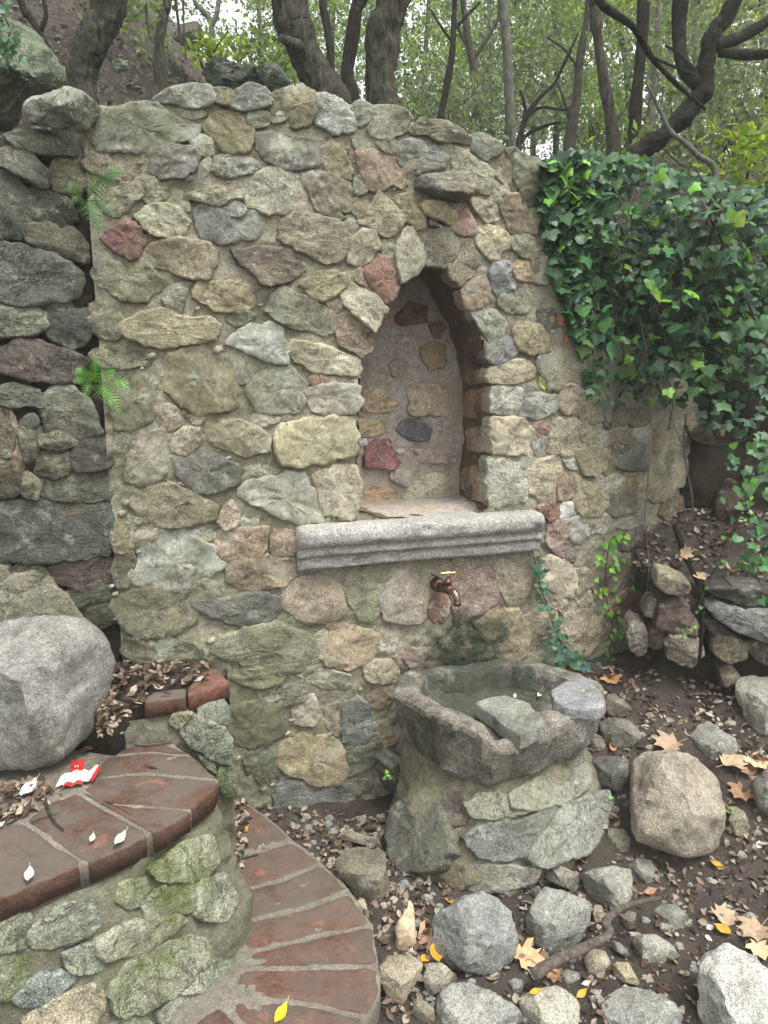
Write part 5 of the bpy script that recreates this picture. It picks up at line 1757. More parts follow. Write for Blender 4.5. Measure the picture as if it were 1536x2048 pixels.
for k, ((x, Y, lf), lab) in enumerate(zip(far, where)):
    rr = random.Random(k * 7 + 1)
    gp = at_y(x, 300, Y)
    zg = float(slope_z(gp[0], Y))
    pyg = float(proj([(gp[0], Y, zg)])[0, 1])
    cl = []
    for c in range(12):
        cl.append((x + rr.uniform(-85, 85), rr.uniform(-60, pyg - 18), Y + rr.uniform(-1.5, 1.5), rr.uniform(.3, .8), rr.randint(260, 480)))
    if x < 560:
        cl = [c for c in cl if c[0] > 500]
    w = 170 / Y
    tree(lab, [(x, pyg, w), (x + rr.uniform(-12, 12), pyg * .5, w * .85), (x + rr.uniform(-20, 20), -10, w * .7)], Y, BD if k % 3 else BPale, clumps=cl, size=.055, leaf=lf, seed=30 + k, n=8, name='background_tree')

# the far wood that closes the view
cl = []
for k in range(150):
    px_, Y_ = random.uniform(500, 1600), random.uniform(15, 24)
    g_ = at_y(px_, 300, Y_); zg = float(slope_z(g_[0], Y_))
    c_ = np.array([g_[0], Y_, zg + random.uniform(.2, 7.0)])
    cl.append((c_, (1.3, 1.2, 1.0), 230))
V, F = leaf_cloud(cl, .11, 77)
tag(link_mesh('far_wood', V, F, M['oak_leaf'], smooth=False, kind='stuff'), 'pale green mass of leaves of the far wood', 'wood')

# undergrowth shrubs behind the wall
for k, (x, y, Y, r_, n_, lf, lab) in enumerate([
        (900, 245, 6.0, .42, 1100, 'grey_leaf', 'dark leafy bush behind the wall right of the thickest trunk'),
        (975, 255, 6.6, .45, 1000, 'grey_leaf', 'greyish bush behind the wall by the pale straight trunk'),
        (425, 95, 5.5, .16, 260, 'lime_leaf', 'small yellow green bush at the edge of the open sky'),
        (1180, 265, 6.5, .45, 900, 'oak_leaf', 'low bush between the burled trunk and low forked trunk'),
        (1450, 290, 5.0, .45, 1300, 'grey_leaf', 'pale twiggy bush above the ivy at the right'),
        (1520, 320, 4.2, .25, 500, 'lime_leaf', 'yellow green bush by the right edge above the ivy'),
        (515, 110, 6.0, .28, 500, 'oak_leaf', 'small green bush beside the mossy outcrop')]):
    c = at_y(x, y, Y)
    root = thing('bush', c - [0, 0, r_], lab, 'bush', 'undergrowth behind the wall')
    V, F = leaf_cloud([(c + np.array([random.uniform(-.4, .4), random.uniform(-.4, .4), random.uniform(-.3, .3)]) * r_, (r_ * .75,) * 3, n_ // 4) for _ in range(4)], .055, 60 + k)
    link_mesh('foliage', V, F, M[lf], root, smooth=False)
    for s in range(5):
        a = c - [0, 0, r_ * 1.3]
        V, F = tube(spline([a, a + [random.uniform(-.1, .1), 0, r_ * .6], c + np.array([random.uniform(-1, 1), random.uniform(-.5, .5), random.uniform(0, .8)]) * r_], 8), np.linspace(.012, .003, 8), 5)
        link_mesh('stem', V, F, BD, root)

# rocks on the slope
for k, (ln, Y, T, lab, cu) in enumerate([
        ('A 5f6a4c 0 -140,-360 60,-330 200,-250 300,-140 390,0 400,70 330,90 240,110 140,150 100,330 -140,330', 3.0, .3, 'mossy brown rock face above the dry stone wall at the left edge', 4),
        ('A 4d5348 0 1180,-20 1260,-120 1400,-140 1480,-100 1560,-20 1640,60 1600,120 1400,110 1250,80', 4.6, .3, 'dark mossy outcrop behind the wall left of the stout curved trunk', 7),
        ('A 505a48 0 1470,-100 1540,-130 1640,-60 1720,40 1700,110 1600,110 1540,30', 4.3, .25, 'mossy slab leaning beside the dark outcrop behind the wall', 6),
        ('A 4a463e 0 1010,-220 1080,-330 1150,-360 1200,-260 1210,-170 1120,-150', 6.5, .35, 'dark overhanging rock high on the left slope', 6),
        ('A 7a8460 0 640,-60 700,-120 760,-90 760,-30 690,-10', 4.2, .06, 'small lichen spotted stone on the litter slope', 5)]):
    rock_at('slope_rock', ln, Y, T, M['outcrop'], lab, 'rock', cu, .6, rough=1.6)

# slope litter
def scatter_leaves(pts, size, seed, flat=.6, aspect=.55):
    """curled fallen leaves lying on points"""
    rg = np.random.default_rng(seed)
    V, F = [], []
    for p in pts:
        a = rg.uniform(0, 6.283)
        s = size * rg.uniform(.5, 1.5)
        n_ = np.array([rg.normal() * flat, rg.normal() * flat, 1.0]); n_ /= np.linalg.norm(n_)
        t = np.array([math.cos(a), math.sin(a), 0]); t -= n_ * (t @ n_); t /= np.linalg.norm(t)
        b = np.cross(n_, t)
        w = s * aspect * rg.uniform(.7, 1.2) * .5
        cu = rg.uniform(-.25, .35) * s
        fo = rg.uniform(.0, .5) * w
        j = len(V)
        o = np.asarray(p) + n_ * .004
        V += [o - t * s * .5 + n_ * cu * .5, o - t * s * .12 + b * w + n_ * fo, o + t * s * .22 + b * w * .8 + n_ * fo, o + t * s * .5 + n_ * cu, o + t * s * .22 - b * w * .8 + n_ * fo, o - t * s * .12 - b * w + n_ * fo, o + t * s * .05]
        F += [(j, j + 6, j + 1), (j + 1, j + 6, j + 2), (j + 2, j + 6, j + 3), (j + 3, j + 6, j + 4), (j + 4, j + 6, j + 5), (j + 5, j + 6, j)]
    return V, F
pts = []
while len(pts) < 13000:
    y = 2.5 + 9 * random.random() ** 1.9; x = random.uniform(-.62, -.02) * y if random.random() < .88 else random.uniform(-.1, .5) * y
    if y < float(yline(x)) + .1:
        continue
    z = float(slope_z(x, y)) + fbm(x, y, 0, .9, 5) * .22 * min(1, .2 + y - float(yline(x))) + fbm(x, y, 0, 4, 5) * .17 * min(1, .2 + y - float(yline(x)))
    pts.append((x, y, z + .01))
V, F = scatter_leaves(pts, .038, 3)
tag(link_mesh('slope_litter', V, F, M['hill_litter'], smooth=False, kind='stuff'), 'grey brown dead leaves covering the wooded slope', 'leaf litter')

# ------------------------------------------------------------------ leaf litter around the fountain
def gpt(x, y):
    return (x, y, float(ground_z(x, y)) + .004 + fbm(x, y, 0, 5, 5) * .018)
pts = []
while len(pts) < 1900:
    x, y = random.uniform(.55, 1.75), random.uniform(2.05, 2.86)
    if random.random() < .25 + .75 * float(sstep(2.15, 2.5, y + .12 * (x - 1))):
        pts.append(gpt(x, y))
for _ in range(1500):
    pts.append(gpt(random.uniform(.1, 1.5), random.uniform(1.2, 2.25)))
for _ in range(480):                                            # gap between the tread and the pedestal
    px, py = random.uniform(620, 860), random.uniform(1650, 2040)
    P = at_z(px, py, .0)
    pts.append(gpt(P[0], P[1]))
for _ in range(420):                                            # foot of the fountain wall
    pts.append(gpt(random.uniform(-.5, .05), random.uniform(2.02, 2.52)))
for _ in range(800):                                            # ledge
    x = random.uniform(.98, 1.9); f = random.uniform(.05, .95)
    lip = 2.80 - .18 * (x - 1.0); y = lip + (ybank(x) + .06 - lip) * f
    pts.append((x, y, .60 + .20 * float(sstep(0, .12, f)) + .20 * float(sstep(.1, 1, f)) + fbm(x, y, 0, 6, 4) * .03 + .006))
for n_, poly, Z in ((300, [(230, 1330), (430, 1330), (410, 1360), (300, 1385), (280, 1420), (225, 1470), (195, 1500), (200, 1400)], Z3),
                    (260, [(170, 1510), (290, 1400), (300, 1430), (250, 1470), (200, 1500)], Z2), (130, [(0, 1570), (90, 1570), (130, 1590), (20, 1650), (-20, 1660)], Z2),
                    (190, [(432, 1640), (490, 1600), (500, 1640), (492, 1700), (478, 1760), (500, 1800), (470, 1800), (450, 1720)], Z1)):
    k = 0
    while k < n_:
        px, py = random.uniform(-20, 520), random.uniform(1320, 1810)
        if poly_in(poly, [(px, py)])[0]:
            P = at_z(px, py, Z); pts.append((P[0], P[1], Z + .004 + random.uniform(0, .012))); k += 1
V, F = scatter_leaves(pts, .027, 5)
tag(link_mesh('leaf_litter', V, F, M['litter'], smooth=False, kind='stuff'), 'brown dead oak leaves strewn over the ground and steps', 'leaf litter')
# crumbs and pebbles in the soil
pv_, pf_ = [], []
for k in range(1700):
    x, y = (random.uniform(.05, 1.6), random.uniform(1.1, 2.6)) if k % 6 else (random.uniform(-.45, .1), random.uniform(2.0, 2.5))
    p = np.array(gpt(x, y)); r_ = random.choice((.003, .004, .005, .006, .009, .014, .019 if k % 3 == 0 else .004)) * random.uniform(.7, 1.3)
    j = len(pv_)
    tw = random.uniform(0, 6.28)
    for zz, rr_ in ((-.5, .9), (.15, 1.0), (.62, .62)):
        for q in range(5):
            a_ = tw + 1.2566 * q + random.uniform(-.3, .3)
            pv_.append(p + np.array([math.cos(a_) * rr_, math.sin(a_) * rr_ * .8, zz * random.uniform(.8, 1.15)]) * r_)
    for rg_ in (0, 5):
        for q in range(5):
            pf_.append((j + rg_ + q, j + rg_ + (q + 1) % 5, j + rg_ + 5 + (q + 1) % 5, j + rg_ + 5 + q))
    pf_.append(tuple(j + 10 + q for q in range(5)))
tag(link_mesh('pebbles', pv_, pf_, M['granite'], smooth=False, kind='stuff', color=lin('8a8376')), 'small pebbles and crumbs scattered in the dark soil', 'gravel')

# ------------------------------------------------------------------ ivy
def ivy_leaf_mesh(name, seed):
    rs = random.Random(seed)
    half = [(0, .10), (.30, .34), (.62, .30), (.60, .06), (.82, -.22), (.42, -.42), (.26, -.66), (0, -1.0)]
    if seed % 3 == 1:
        half = [(0, .12), (.36, .34), (.66, .12), (.62, -.22), (.40, -.58), (.18, -.82), (0, -1.0)]
    ptsL = [(x * rs.uniform(.9, 1.1), y) for x, y in half]
    ptsR = [(-x * rs.uniform(.9, 1.1), y) for x, y in half[1:-1]][::-1]
    out_ = ptsL + ptsR
    fold, cup = rs.uniform(.08, .42), rs.uniform(-.45, .5)
    z = lambda x, y: -fold * abs(x) + cup * y * y * .5 + .05 * math.sin(x * 7 + y * 5)
    V = [(x, y, z(x, y)) for x, y in out_] + [(0, -.2, z(0, -.2) + .03)]
    n_ = len(out_)
    F = [(i, (i + 1) % n_, n_) for i in range(n_)]
    F = [f[::-1] for f in F]
    me = bpy.data.meshes.new(name)
    me.from_pydata(V, [], F)
    me.polygons.foreach_set('use_smooth', [True] * len(F))
    me.materials.append(M['ivy'])
    return me, np.array(V), F
IVY = [ivy_leaf_mesh('ivy_leaf_shape', s) for s in range(10)]

def frame(nrm, down):
    z = np.asarray(nrm, float); z /= np.linalg.norm(z)
    y = -np.asarray(down, float); y = y - z * (y @ z); y /= np.linalg.norm(y) + 1e-9
    return np.column_stack([np.cross(y, z), y, z])

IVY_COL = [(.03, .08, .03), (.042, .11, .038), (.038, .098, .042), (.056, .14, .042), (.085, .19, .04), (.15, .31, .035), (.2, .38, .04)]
def ivy_leaf(parent, P, nrm, down, s, colr, k):
    o = bpy.data.objects.new('leaf', IVY[k % 10][0])
    col.objects.link(o)
    m = Matrix(frame(nrm, down).tolist()).to_4x4()
    o.parent = parent
    o.matrix_local = Matrix.Translation(Vector(np.asarray(P) - wloc(parent))) @ m @ Matrix.Scale(s, 4)
    o.color = (*[c * random.uniform(.8, 1.25) for c in colr], 1)
    return o

ivy = thing('ivy', (1.1, 2.9, .9), 'dense dark green ivy hanging over the bank at the right', 'ivy')
IVY_POLY = [(1078, 330), (1140, 300), (1250, 302), (1330, 330), (1420, 352), (1480, 365), (1545, 372), (1545, 1130), (1500, 1060), (1470, 960), (1440, 880), (1400, 860), (1330, 800), (1270, 815), (1180, 800), (1165, 700), (1125, 600), (1102, 540), (1085, 430)]
def ivy_Y(px, py):
    y = 2.93 - .16 * (px - 1100) / 436 - .12 * max(0, min(1, (py - 750) / 200)) + .10 * fbm(px * .01, py * .01, 0, 1, 3) + .10 * max(0, (380 - py) / 80)
    return min(y, wall_surf.hit(px, py)[0][1] - .05) if px < 1330 else y
def ivy_spot():
    while True:
        px, py = random.uniform(1076, 1545), random.uniform(298, 1130)
        if random.random() < .25:
            px = random.uniform(1076, 1220)
        if poly_in(IVY_POLY, [(px, py)])[0]:
            dens = 1.0 if px < 1330 else .85
            if fbm(px * .013, py * .013, 3, 1, 3) < -.28:
                dens *= .6
            if py > 600:
                dens *= max(.25, 1 - (py - 600) / 330)
            if random.random() < dens:
                return px, py
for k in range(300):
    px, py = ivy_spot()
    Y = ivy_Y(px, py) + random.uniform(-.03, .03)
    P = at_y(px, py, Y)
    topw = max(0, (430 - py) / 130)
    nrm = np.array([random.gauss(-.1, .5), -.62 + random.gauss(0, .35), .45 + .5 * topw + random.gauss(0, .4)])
    if random.random() < .12 + .25 * topw:  # more lime towards the top: backlight put into leaf colour
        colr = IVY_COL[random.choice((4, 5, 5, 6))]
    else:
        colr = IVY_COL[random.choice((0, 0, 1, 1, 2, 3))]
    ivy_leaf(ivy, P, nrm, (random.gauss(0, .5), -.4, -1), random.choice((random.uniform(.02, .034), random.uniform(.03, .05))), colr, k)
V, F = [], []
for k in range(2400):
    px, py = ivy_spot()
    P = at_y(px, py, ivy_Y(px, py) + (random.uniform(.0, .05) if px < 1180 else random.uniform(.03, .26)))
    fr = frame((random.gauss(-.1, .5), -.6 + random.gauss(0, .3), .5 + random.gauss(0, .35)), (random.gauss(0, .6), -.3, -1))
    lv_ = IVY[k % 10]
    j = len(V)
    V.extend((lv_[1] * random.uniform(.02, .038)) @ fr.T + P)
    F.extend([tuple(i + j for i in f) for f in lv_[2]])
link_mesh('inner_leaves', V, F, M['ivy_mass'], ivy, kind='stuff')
for k in range(34):
    px = random.uniform(1120, 1530); py = random.uniform(330, 620)
    Y = ivy_Y(px, py) + .02
    c = [at_y(px, py, Y)]
    L = random.uniform(90, 330)
    for q in range(4):
        px += random.uniform(-28, 34); py += L / 4
        c.append(at_y(px, py, Y + random.uniform(0, .12)))
    V, F = tube(spline(c, 14), np.linspace(.0045, .002, 14) * random.uniform(.6, 1.3), 5)
    link_mesh('stem', V, F, M['stick'] if k % 3 == 0 else M['bark'], ivy)

def vine(label, path, Yf, n_, smin, smax, cols, spread, name='ivy_vine', surf=None, lift=.015, stem=True):
    """a strand of ivy along a pixel path, clinging to a surface or hanging at a depth"""
    path = np.array(path, float)
    def P3(p):
        if surf:
            h, n0 = surf.hit(*p); return h + n0 * lift, n0
        return at_y(p[0], p[1], Yf), np.array([0, -1, .2])
    root = thing(name, P3(path[-1])[0], label, 'ivy')
    sp_ = spline(path, 24)
    if stem:
        V, F = tube([P3(p)[0] for p in sp_], np.linspace(.003, .0015, 24), 5)
        link_mesh('stem', V, F, M['bark'], root)
    for k in range(n_):
        p = sp_[random.randrange(24)] + np.array([random.gauss(0, spread), random.gauss(0, spread * .7)])
        P, n0 = P3(p)
        nrm = n0 + np.array([random.gauss(0, .3), random.gauss(0, .2), .25 + random.gauss(0, .3)])
        ivy_leaf(root, P + n0 * random.uniform(.004, .03), nrm, (random.gauss(0, .6), 0, -1), random.uniform(smin, smax), random.choice(cols), k)
    return root
BLUE = [(.045, .115, .085), (.06, .14, .10), (.07, .16, .08)]
LIME = [(.10, .26, .04), (.13, .32, .05), (.08, .2, .04), (.18, .36, .05)]
DARK = IVY_COL[:4]
vine('bluish ivy strand creeping up the wall right of the tap', [(1060, 1110), (1072, 1160), (1088, 1215), (1105, 1265), (1125, 1310)], 0, 70, .012, .021, BLUE, 10, surf=wall_surf, lift=.03)
vine('mat of bluish ivy where the wall meets the basin rim', [(1095, 1300), (1125, 1325), (1155, 1330), (1185, 1340)], 0, 80, .016, .028, BLUE, 17, surf=wall_surf, lift=.05)
vine('bright green ivy strand climbing right of the bluish ivy', [(1212, 1068), (1200, 1100), (1195, 1150), (1200, 1210), (1212, 1260), (1205, 1300), (1222, 1335)], 0, 75, .013, .024, LIME, 12, surf=wall_surf, lift=.04)
vine('thin green ivy strand hanging over the low rubble wall', [(1500, 990), (1470, 1050), (1440, 1110), (1410, 1180), (1385, 1240), (1362, 1280)], 2.62, 24, .009, .017, LIME + DARK, 6)
vine('large leaved ivy trailing down the right edge', [(1528, 860), (1510, 930), (1490, 1000), (1512, 1060), (1500, 1120), (1525, 1175)], 2.55, 34, .018, .034, DARK + [(.05, .13, .05), (.06, .17, .05)], 18)
vine('yellowish seedling rooted at the left foot of the pedestal', [(772, 1540), (776, 1550)], 2.30, 5, .008, .012, LIME, 7, name='seedling')
vine('ivy clump spilling over the rock face in the top left corner', [(0, 20), (20, 60), (10, 100), (30, 110)], 2.75, 40, .014, .024, DARK + [(.07, .16, .08)], 16)
# bare roots hanging down the wall end
for k, (pth, Y) in enumerate([([(1300, 870), (1296, 960), (1290, 1040), (1298, 1120), (1294, 1200), (1296, 1270)], 2.86), ([(1372, 830), (1368, 900), (1385, 1000), (1378, 1050)], 2.95), ([(1520, 800), (1505, 870), (1450, 890), (1390, 880), (1370, 850)], 2.85),
                             ([(1350, 1050), (1370, 1110), (1400, 1180), (1405, 1240), (1398, 1330)], 2.66)]):
    V, F = tube(spline([at_y(x, y, Y) for x, y in pth], 20), [.0035, .004, .009, .011][k] * np.linspace(1, .6, 20), 6, .2)
    tag(link_mesh('root', V, F, M['stick'] if k < 2 else M['bark_dark'], None), ['thin pale root running down the corner of the fountain wall', 'short pale root dangling below the ivy', 'thick curved stem crossing the dark hollow under the ivy',
        'black root twisting down the low rubble wall'][k], 'root')

# ------------------------------------------------------------------ ferns
def fern(label, px, py, surf, fronds, colr):
    P, n0 = surf.hit(px, py)
    P = P + n0 * .02
    root = thing('fern', P, label, 'fern')
    for (dx, dy, dout, droop) in fronds:
        L = math.hypot(dx, dy) / FPX * np.linalg.norm(P - EYE)
        tip = at_y(px + dx, py + dy, (P + n0 * dout)[1])
        c = spline([P, P * .45 + tip * .55 + np.array([0, 0, droop]) + n0 * dout * .3, tip], 16)
        V, F = tube(c, np.linspace(.0014, .0006, 16), 4)
        V = list(V)
        m_ = 15
        for i in range(1, m_ + 1):
            f_ = i / (m_ + .5)
            ci = c[int(f_ * 15)] * (1 - (f_ * 15) % 1) + c[min(int(f_ * 15) + 1, 15)] * ((f_ * 15) % 1)
            t = c[min(int(f_ * 15) + 1, 15)] - c[max(int(f_ * 15) - 1, 0)]; t /= np.linalg.norm(t)
            sd = np.cross(t, n0 + [0, 0, .4]); sd /= np.linalg.norm(sd)
            if f_ < .18:
                continue
            wl = L * .46 * (1 - f_) ** .8 + L * .02
            w = L / m_ * .62
            for sg in (1, -1):
                ax = sd * sg + t * .45 - n0 * .2 + np.array([0, 0, random.uniform(-.15, .15)]); ax /= np.linalg.norm(ax)
                for q in range(5):                      # toothed pinna
                    o_ = ci + ax * wl * q / 5
                    ww = w * (1 - q / 5.5)
                    j = len(V)
                    V += [o_, o_ + ax * wl * .16 + t * ww, o_ + ax * wl * .22, o_ + ax * wl * .10 - t * ww]
                    F += [(j, j + 1, j + 2), (j, j + 2, j + 3)]
        link_mesh('frond', V, F, M['fern'], root, smooth=False, color=colr)
fern('bright green fern sprouting from the joint of both tall walls', 192, 775, wall_surf, [(0, -60, .06, .0), (-40, -36, .08, .01), (38, -34, .08, .01), (-24, 32, .10, .03), (30, 34, .11, .03), (70, 8, .09, .03), (48, 52, .11, .03), (-45, -10, .08, .02)], (.15, .33, .075))
fern('dull green fern high on the wall joint at the left', 172, 405, wall_surf, [(-36, -32, .06, .01), (22, -30, .06, .01), (70, -60, .08, .02), (28, 62, .08, .02), (55, 30, .06, .02), (-34, 12, .06, .02), (12, 40, .09, .02)], (.09, .19, .065))

# ------------------------------------------------------------------ branch, bark, wrapper
bp = [(1066, 1952, 1.70), (1110, 1922, 1.72), (1170, 1895, 1.76), (1218, 1868, 1.80), (1212, 1846, 1.83), (1226, 1828, 1.86), (1262, 1808, 1.90), (1322, 1796, 1.95)]
C = spline([at_y(*p) for p in bp], 40)
V, F = tube(C, np.interp(np.linspace(0, 1, 40), [0, .5, .56, .75, 1], [.0145, .0115, .014, .009, .006]), 12, .25)
tag(link_mesh('fallen_branch', V, F, M['stick']), 'long crooked dead branch lying across the rocks at the lower right', 'branch')
poly, hx, _ = parse('M b09a78 0 440,900 445,740 520,620 540,540 570,590 560,700 575,880 480,910')[0]
c_, A_ = area_centroid(np.array(poly))
G = ground_hit(c_[0], c_[1] + 40)
V, F = rock_mesh(poly, at_y(c_[0], c_[1], G[1] + .03), .025, 4.4, 5, .6)
tag(link_mesh('bark_piece', V, F, M['bark_piece']), 'pale splintered piece of dry bark between tread and rocks', 'bark')
for k, (pth, Z, rad, lab) in enumerate([([(90, 1595), (96, 1620), (110, 1645), (128, 1660)], Z2 + .008, .0035, 'short dark twig on the upper brick tread near the white leaf'), ([(62, 1645), (90, 1635), (120, 1625)], Z2 + .006, .0018, 'thin twig crossing the short dark twig'),
                                       ([(235, 1484), (270, 1489), (310, 1488), (345, 1482)], Z2 + .008, .003, 'curved grey twig at the inner end of the upper tread'), ([(455, 1728), (480, 1716), (516, 1708)], Z1 + .008, .004, 'pale snapped twig on the lower brick tread'),
                                       ([(488, 1760), (484, 1780), (500, 1810)], Z1 + .008, .0035, 'dark forked twig on the lower brick tread')]):
    V, F = tube(spline([at_z(x, y, Z) for x, y in pth], 12), rad * np.linspace(1, .6, 12), 6, .3, k)
    tag(link_mesh('twig', V, F, M['stick'] if k in (2, 3) else M['bark']), lab, 'twig', 'twigs on the steps')

wr = thing('crumpled_wrapper', at_z(148, 1565, Z2), 'crumpled red and white paper wrapper on the upper brick tread', 'wrapper')
def sheet(name, mat, fn, nu=14, nv=12):
    V = [fn(u / (nu - 1), v / (nv - 1)) for u in range(nu) for v in range(nv)]
    return link_mesh(name, V, grid_faces(nu, nv), mat, wr, smooth=False)
o_ = at_z(148, 1568, Z2)
def red_fn(u, v):                                    # curved standing panel of the packet
    a = -.9 + 1.9 * u
    r_ = .022
    return o_ + np.array([-.006 + r_ * math.sin(a) + .006 * v, .034 - r_ * math.cos(a) * .6 + .012 * v, .010 + .042 * v + .003 * fbm(u * 4, v * 4, 0, 1, 2)])
sheet('red_panel', M['red_foil'], red_fn)
def wh_fn(u, v):
    return o_ + np.array([-.040 + u * .084 + .010 * v, -.024 + v * .050 + .022 * u, .006 + .012 * abs(math.sin(u * 5 + v * 3)) * (.4 + .6 * v) + .010 * v + .005 * fbm(u * 5, v * 5, 1, 1, 2)])
sheet('white_flap', M['white_paper'], wh_fn, 18, 12)
def re_fn(u, v):
    return o_ + np.array([-.022 + u * .05, -.030 + v * .012 + .016 * u, .004 + .008 * abs(math.sin(u * 6.2)) + .004 * v])
sheet('red_border', M['red_foil'], re_fn, 14, 4)
def rt_fn(u, v):
    return o_ + np.array([.042 + u * .010 + v * .008, -.004 + v * .048, .012 + .014 * v + .004 * math.sin(u * 4)])
sheet('red_corner', M['red_foil'], rt_fn, 4, 8)
for k, (u0, v0, du, dv) in enumerate([(.38, .62, .22, .05), (.42, .52, .05, .12), (.56, .40, .10, .05), (.40, .28, .14, .10), (.60, .56, .04, .10)]):   # small white print on the red panel
    def pr_fn(u, v, u0=u0, v0=v0, du=du, dv=dv):
        return red_fn(u0 + u * du, v0 + v * dv) + np.array([0, -.0016, .0006])
    sheet('print_mark', M['white_paper'], pr_fn, 4, 4)

# ------------------------------------------------------------------ leaves one can pick out
def flat_leaf(name, kind):
    if kind == 'oval':
        prof_ = [(0, -1), (.22, -.72), (.40, -.3), (.44, .1), (.32, .55), (.12, .86), (0, 1)]
    elif kind == 'plane':
        prof_ = [(0, -.55), (.16, -.62), (.52, -.55), (.42, -.30), (.86, -.12), (.98, .22), (.62, .16), (.56, .42), (.66, .72), (.34, .58), (.20, .72), (0, 1.05)]
    else:
        prof_ = [(0, -.9), (.35, -.75), (.6, -.35), (.6, .1), (.4, .5), (.15, .8), (0, 1)]
    out_ = prof_ + [(-x, y) for x, y in prof_[1:-1]][::-1]
    z = lambda x, y: .38 * abs(x) ** 1.3 + .26 * y * y + .10 * math.sin(5 * x + 3 * y)
    V = [(x, y, z(x, y)) for x, y in out_]
    n_ = len(V)
    mid = [(x * .5, y * .5, z(x * .5, y * .5) - .02) for x, y in out_]
    V += mid + [(0, 0, -.03)]
    F = [(i, (i + 1) % n_, n_ + (i + 1) % n_, n_ + i) for i in range(n_)] + [(n_ + i, n_ + (i + 1) % n_, 2 * n_) for i in range(n_)]
    # a stalk
    j = len(V)
    V += [(.02, prof_[0][1], .0), (-.02, prof_[0][1], .0), (.12, prof_[0][1] - .7, .05), (.08, prof_[0][1] - .7, .05)]
    F += [(j, j + 1, j + 3, j + 2)]
    me = bpy.data.meshes.new(name)
    me.from_pydata(V, [], F)
    me.polygons.foreach_set('use_smooth', [True] * len(F))
    me.materials.append(M['dead_leaf'])
    return me
LM = {k: flat_leaf('fallen_leaf_' + k, k) for k in ('oval', 'plane', 'round')}
TAN, YEL, WHT, ORG, BRN = (.36, .26, .175), (.46, .25, .03), (.44, .42, .37), (.38, .20, .09), (.27, .16, .095)
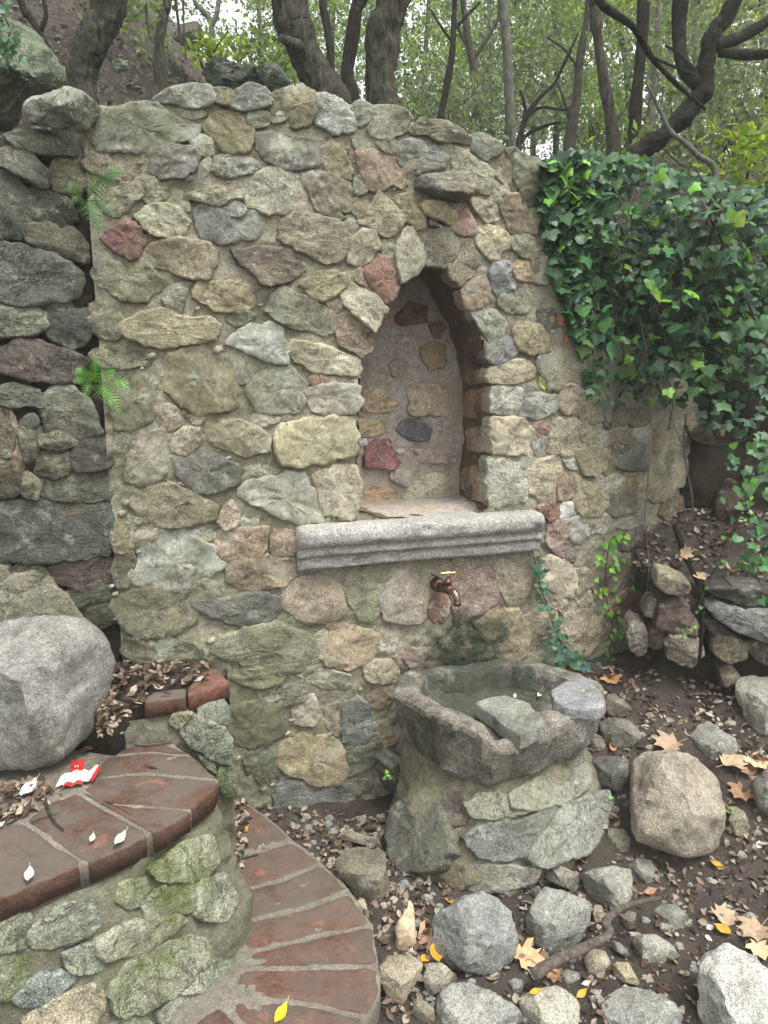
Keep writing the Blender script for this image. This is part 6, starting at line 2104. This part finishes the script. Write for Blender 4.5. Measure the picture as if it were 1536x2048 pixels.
LEAVES = [
    (1337, 1492, 'plane', TAN, 44, 15, 'tan plane leaf behind the top of the large pinkish boulder'), (1462, 1528, 'plane', (.42, .31, .2), 40, 200, 'pale tan plane leaf right of the angular grey rock'),
    (1512, 1525, 'plane', (.6, .4, .25), 38, 100, 'pale curled plane leaf at the right edge beside another leaf'), (1450, 1838, 'plane', (.42, .31, .2), 36, 250, 'tan plane leaf beside the yellow leaf on dark soil'),
    (1510, 1865, 'plane', TAN, 42, 30, 'large tan plane leaf at the right edge above the bright boulder'), (1520, 1902, 'plane', (.62, .42, .26), 34, 80, 'tan plane leaf touching the top of the bright boulder'),
    (850, 1880, 'plane', (.5, .3, .2), 38, 190, 'brown folded plane leaf beside the yellow leaf pair'), (1052, 1918, 'plane', (.6, .36, .2), 44, 160, 'orange tan plane leaf at the thick end of the branch'),
    (1110, 1952, 'plane', (.5, .27, .15), 28, 70, 'brown plane leaf under the thick end of the branch'), (1221, 1362, 'plane', ORG, 32, 100, 'orange brown plane leaf on the litter behind the basin'),
    (1482, 1588, 'plane', BRN, 36, 40, 'dark brown plane leaf right of the large pinkish boulder'), (1498, 1545, 'oval', BRN, 26, 20, 'small brown leaf below the pale curled plane leaf'),
    (873, 1908, 'round', YEL, 26, 100, 'bright yellow leaf on the large flat bluish rock'), (852, 1918, 'round', (.58, .30, .02), 16, 200, 'smaller yellow leaf of the pair by the bluish rock'),
    (1444, 1860, 'round', YEL, 20, 330, 'yellow leaf on dark soil beside two white leaves'), (1300, 1784, 'oval', ORG, 18, 20, 'orange leaf above the branch tip'), (1433, 1729, 'oval', YEL, 15, 330, 'small yellow leaf on dark soil below the large pinkish boulder'),
    (1163, 1990, 'oval', (.6, .3, .05), 18, 40, 'orange yellow leaf beside the pale cracked boulder'), (562, 2030, 'oval', (.72, .45, .03), 27, 70, 'yellow leaf on the lower brick tread at the bottom edge'),
    (491, 1661, 'oval', (.6, .26, .04), 13, 70, 'small orange leaf at the far end of the lower brick tread'), (1296, 1318, 'oval', ORG, 15, 90, 'orange leaf at the foot of the rubble wall'),
    (901, 1803, 'oval', YEL, 14, 150, 'small yellow leaf behind the large flat bluish rock'), (1226, 1495, 'oval', ORG, 20, 80, 'orange leaf between basin and large pinkish boulder'), (1070, 1985, 'oval', (.6, .3, .04), 16, 20, 'yellow scrap below the orange tan leaf'),
    (817, 1748, 'oval', WHT, 19, 10, 'white leaf standing at the pedestal foot'), (1517, 1692, 'oval', WHT, 14, 60, 'white leaf on bare soil at the right edge'), (1419, 1857, 'round', WHT, 11, 30, 'white round leaf above its twin beside the yellow leaf'),
    (1417, 1878, 'round', WHT, 10, 120, 'lower of two white round leaves beside the yellow leaf'), (1172, 1968, 'oval', WHT, 13, 20, 'white leaf above the orange yellow leaf near the branch'), (58, 1581, 'oval', (.5, .49, .46), 34, 85, 'large white leaf left of the red wrapper'),
    (241, 1680, 'oval', (.47, .43, .36), 25, 80, 'cream leaf with a stalk on the front of the upper tread'), (185, 1678, 'oval', (.7, .64, .5), 15, 100, 'small cream leaf next to the stalked cream leaf'), (59, 1752, 'oval', (.42, .42, .39), 24, 110, 'pale grey leaf at the front left of the upper tread'),
    (0, 1652, 'oval', WHT, 14, 60, 'white leaf at the left edge of the upper tread'), (243, 1465, 'oval', WHT, 7, 80, 'tiny white leaf near the curved grey twig'), (1430, 1441, 'round', WHT, 13, 60, 'white leaf on top of the angular grey rock'),
    (398, 1361, 'oval', (.35, .34, .32), 17, 60, 'grey leaf on the right brick of the top step'), (1030, 1393, 'oval', (.7, .5, .33), 11, 80, 'peach coloured leaf floating in the basin'), (1079, 1390, 'oval', (.8, .7, .55), 12, 60, 'cream leaf with stalk in the basin'),
    (1461, 1623, 'oval', (.16, .30, .06), 20, 20, 'green leaf at the right flank of the large pinkish boulder'), (1084, 765, 'oval', (.42, .42, .14), 20, 160, 'yellow green leaf stuck on the wall right of the niche'), (1221, 1597, 'round', (.2, .42, .1), 9, 20, 'tiny bright green leaf left of the large pinkish boulder'),
    (1120, 600, 'plane', (.36, .17, .09), 18, 200, 'brown dead leaf caught at the wall edge, topmost'), (1118, 640, 'plane', (.40, .19, .1), 18, 100, 'brown dead leaf caught at the wall edge, second from top'), (1128, 678, 'plane', (.46, .22, .1), 16, 40, 'orange brown dead leaf caught at the wall edge, lowest'),
    (1095, 1022, 'oval', (.18, .1, .06), 5, 40, 'tiny brown leaf on the ledge end'), (813, 1043, 'oval', (.42, .14, .07), 6, 80, 'tiny red brown leaf on the niche floor'), (1490, 1125, 'oval', ORG, 17, 80, 'orange leaf on the ledge under the ivy'),
    (1370, 1105, 'plane', (.52, .38, .24), 22, 30, 'tan plane leaf on the litter ledge under the ivy'), (1395, 1155, 'plane', (.45, .33, .2), 22, 120, 'tan plane leaf hanging over the lip of the ledge')]
bpy.context.view_layer.update()
dg = bpy.context.evaluated_depsgraph_get()
for k, (px, py, kind, colr, s, rot, lab) in enumerate(LEAVES):
    d = rays((px, py))[0]; d = d / np.linalg.norm(d)
    hit, loc, nrm, _, ho, _ = scene.ray_cast(dg, Vector(EYE), Vector(d))
    if not hit:
        continue
    loc = np.array(loc); nrm = np.array(nrm)
    if nrm @ d > 0:
        nrm = -nrm
    if nrm[2] > .25 or ho.name.startswith(('leaf_litter', 'pebbles')):
        nrm = nrm * .12 + np.array([0, -.10, .6])
    nrm = nrm / np.linalg.norm(nrm)
    if px < 300 and 1500 < py < 1800:                # on the upper brick tread
        loc, nrm = at_z(px, py, Z2 + .012), np.array([0, -.12, .99])
    size = s / FPX * np.linalg.norm(loc - EYE) * (.74 if kind != 'plane' else .72)
    a = R(rot)
    e = np.cross([0, 1.0, 0], nrm); e /= np.linalg.norm(e); f = np.cross(nrm, e)
    fr = frame(nrm, e * math.cos(a) + f * math.sin(a))
    o = bpy.data.objects.new('fallen_leaf', LM[kind])
    col.objects.link(o)
    o.matrix_world = Matrix.Translation(Vector(loc + nrm * size * .10)) @ Matrix(fr.tolist()).to_4x4() @ Matrix.Scale(size, 4)
    o.color = (*colr, 1)
    tag(o, lab, 'leaf', 'fallen leaves around the fountain')

# ------------------------------------------------------------------ haze volume added to brighten and soften the woods
HB = NB('thin_haze')
pvn = HB.n('ShaderNodeVolumePrincipled')
pvn.inputs['Color'].default_value = (.93, .97, .93, 1)
pvn.inputs['Density'].default_value = 0.0055
HB.l(pvn.outputs[0], HB.out.inputs['Volume'])
x0, x1, y0, y1, z0, z1 = -42, 42, -42, 40, -1.3, 17
hv = [(x, y, z) for x in (x0, x1) for y in (y0, y1) for z in (z0, z1)]
hz = link_mesh('haze', hv, [(0, 1, 3, 2), (4, 6, 7, 5), (0, 4, 5, 1), (2, 3, 7, 6), (0, 2, 6, 4), (1, 5, 7, 3)], HB.m, smooth=False, kind='stuff')
tag(hz, 'thin pale haze that softens the woods', 'haze')
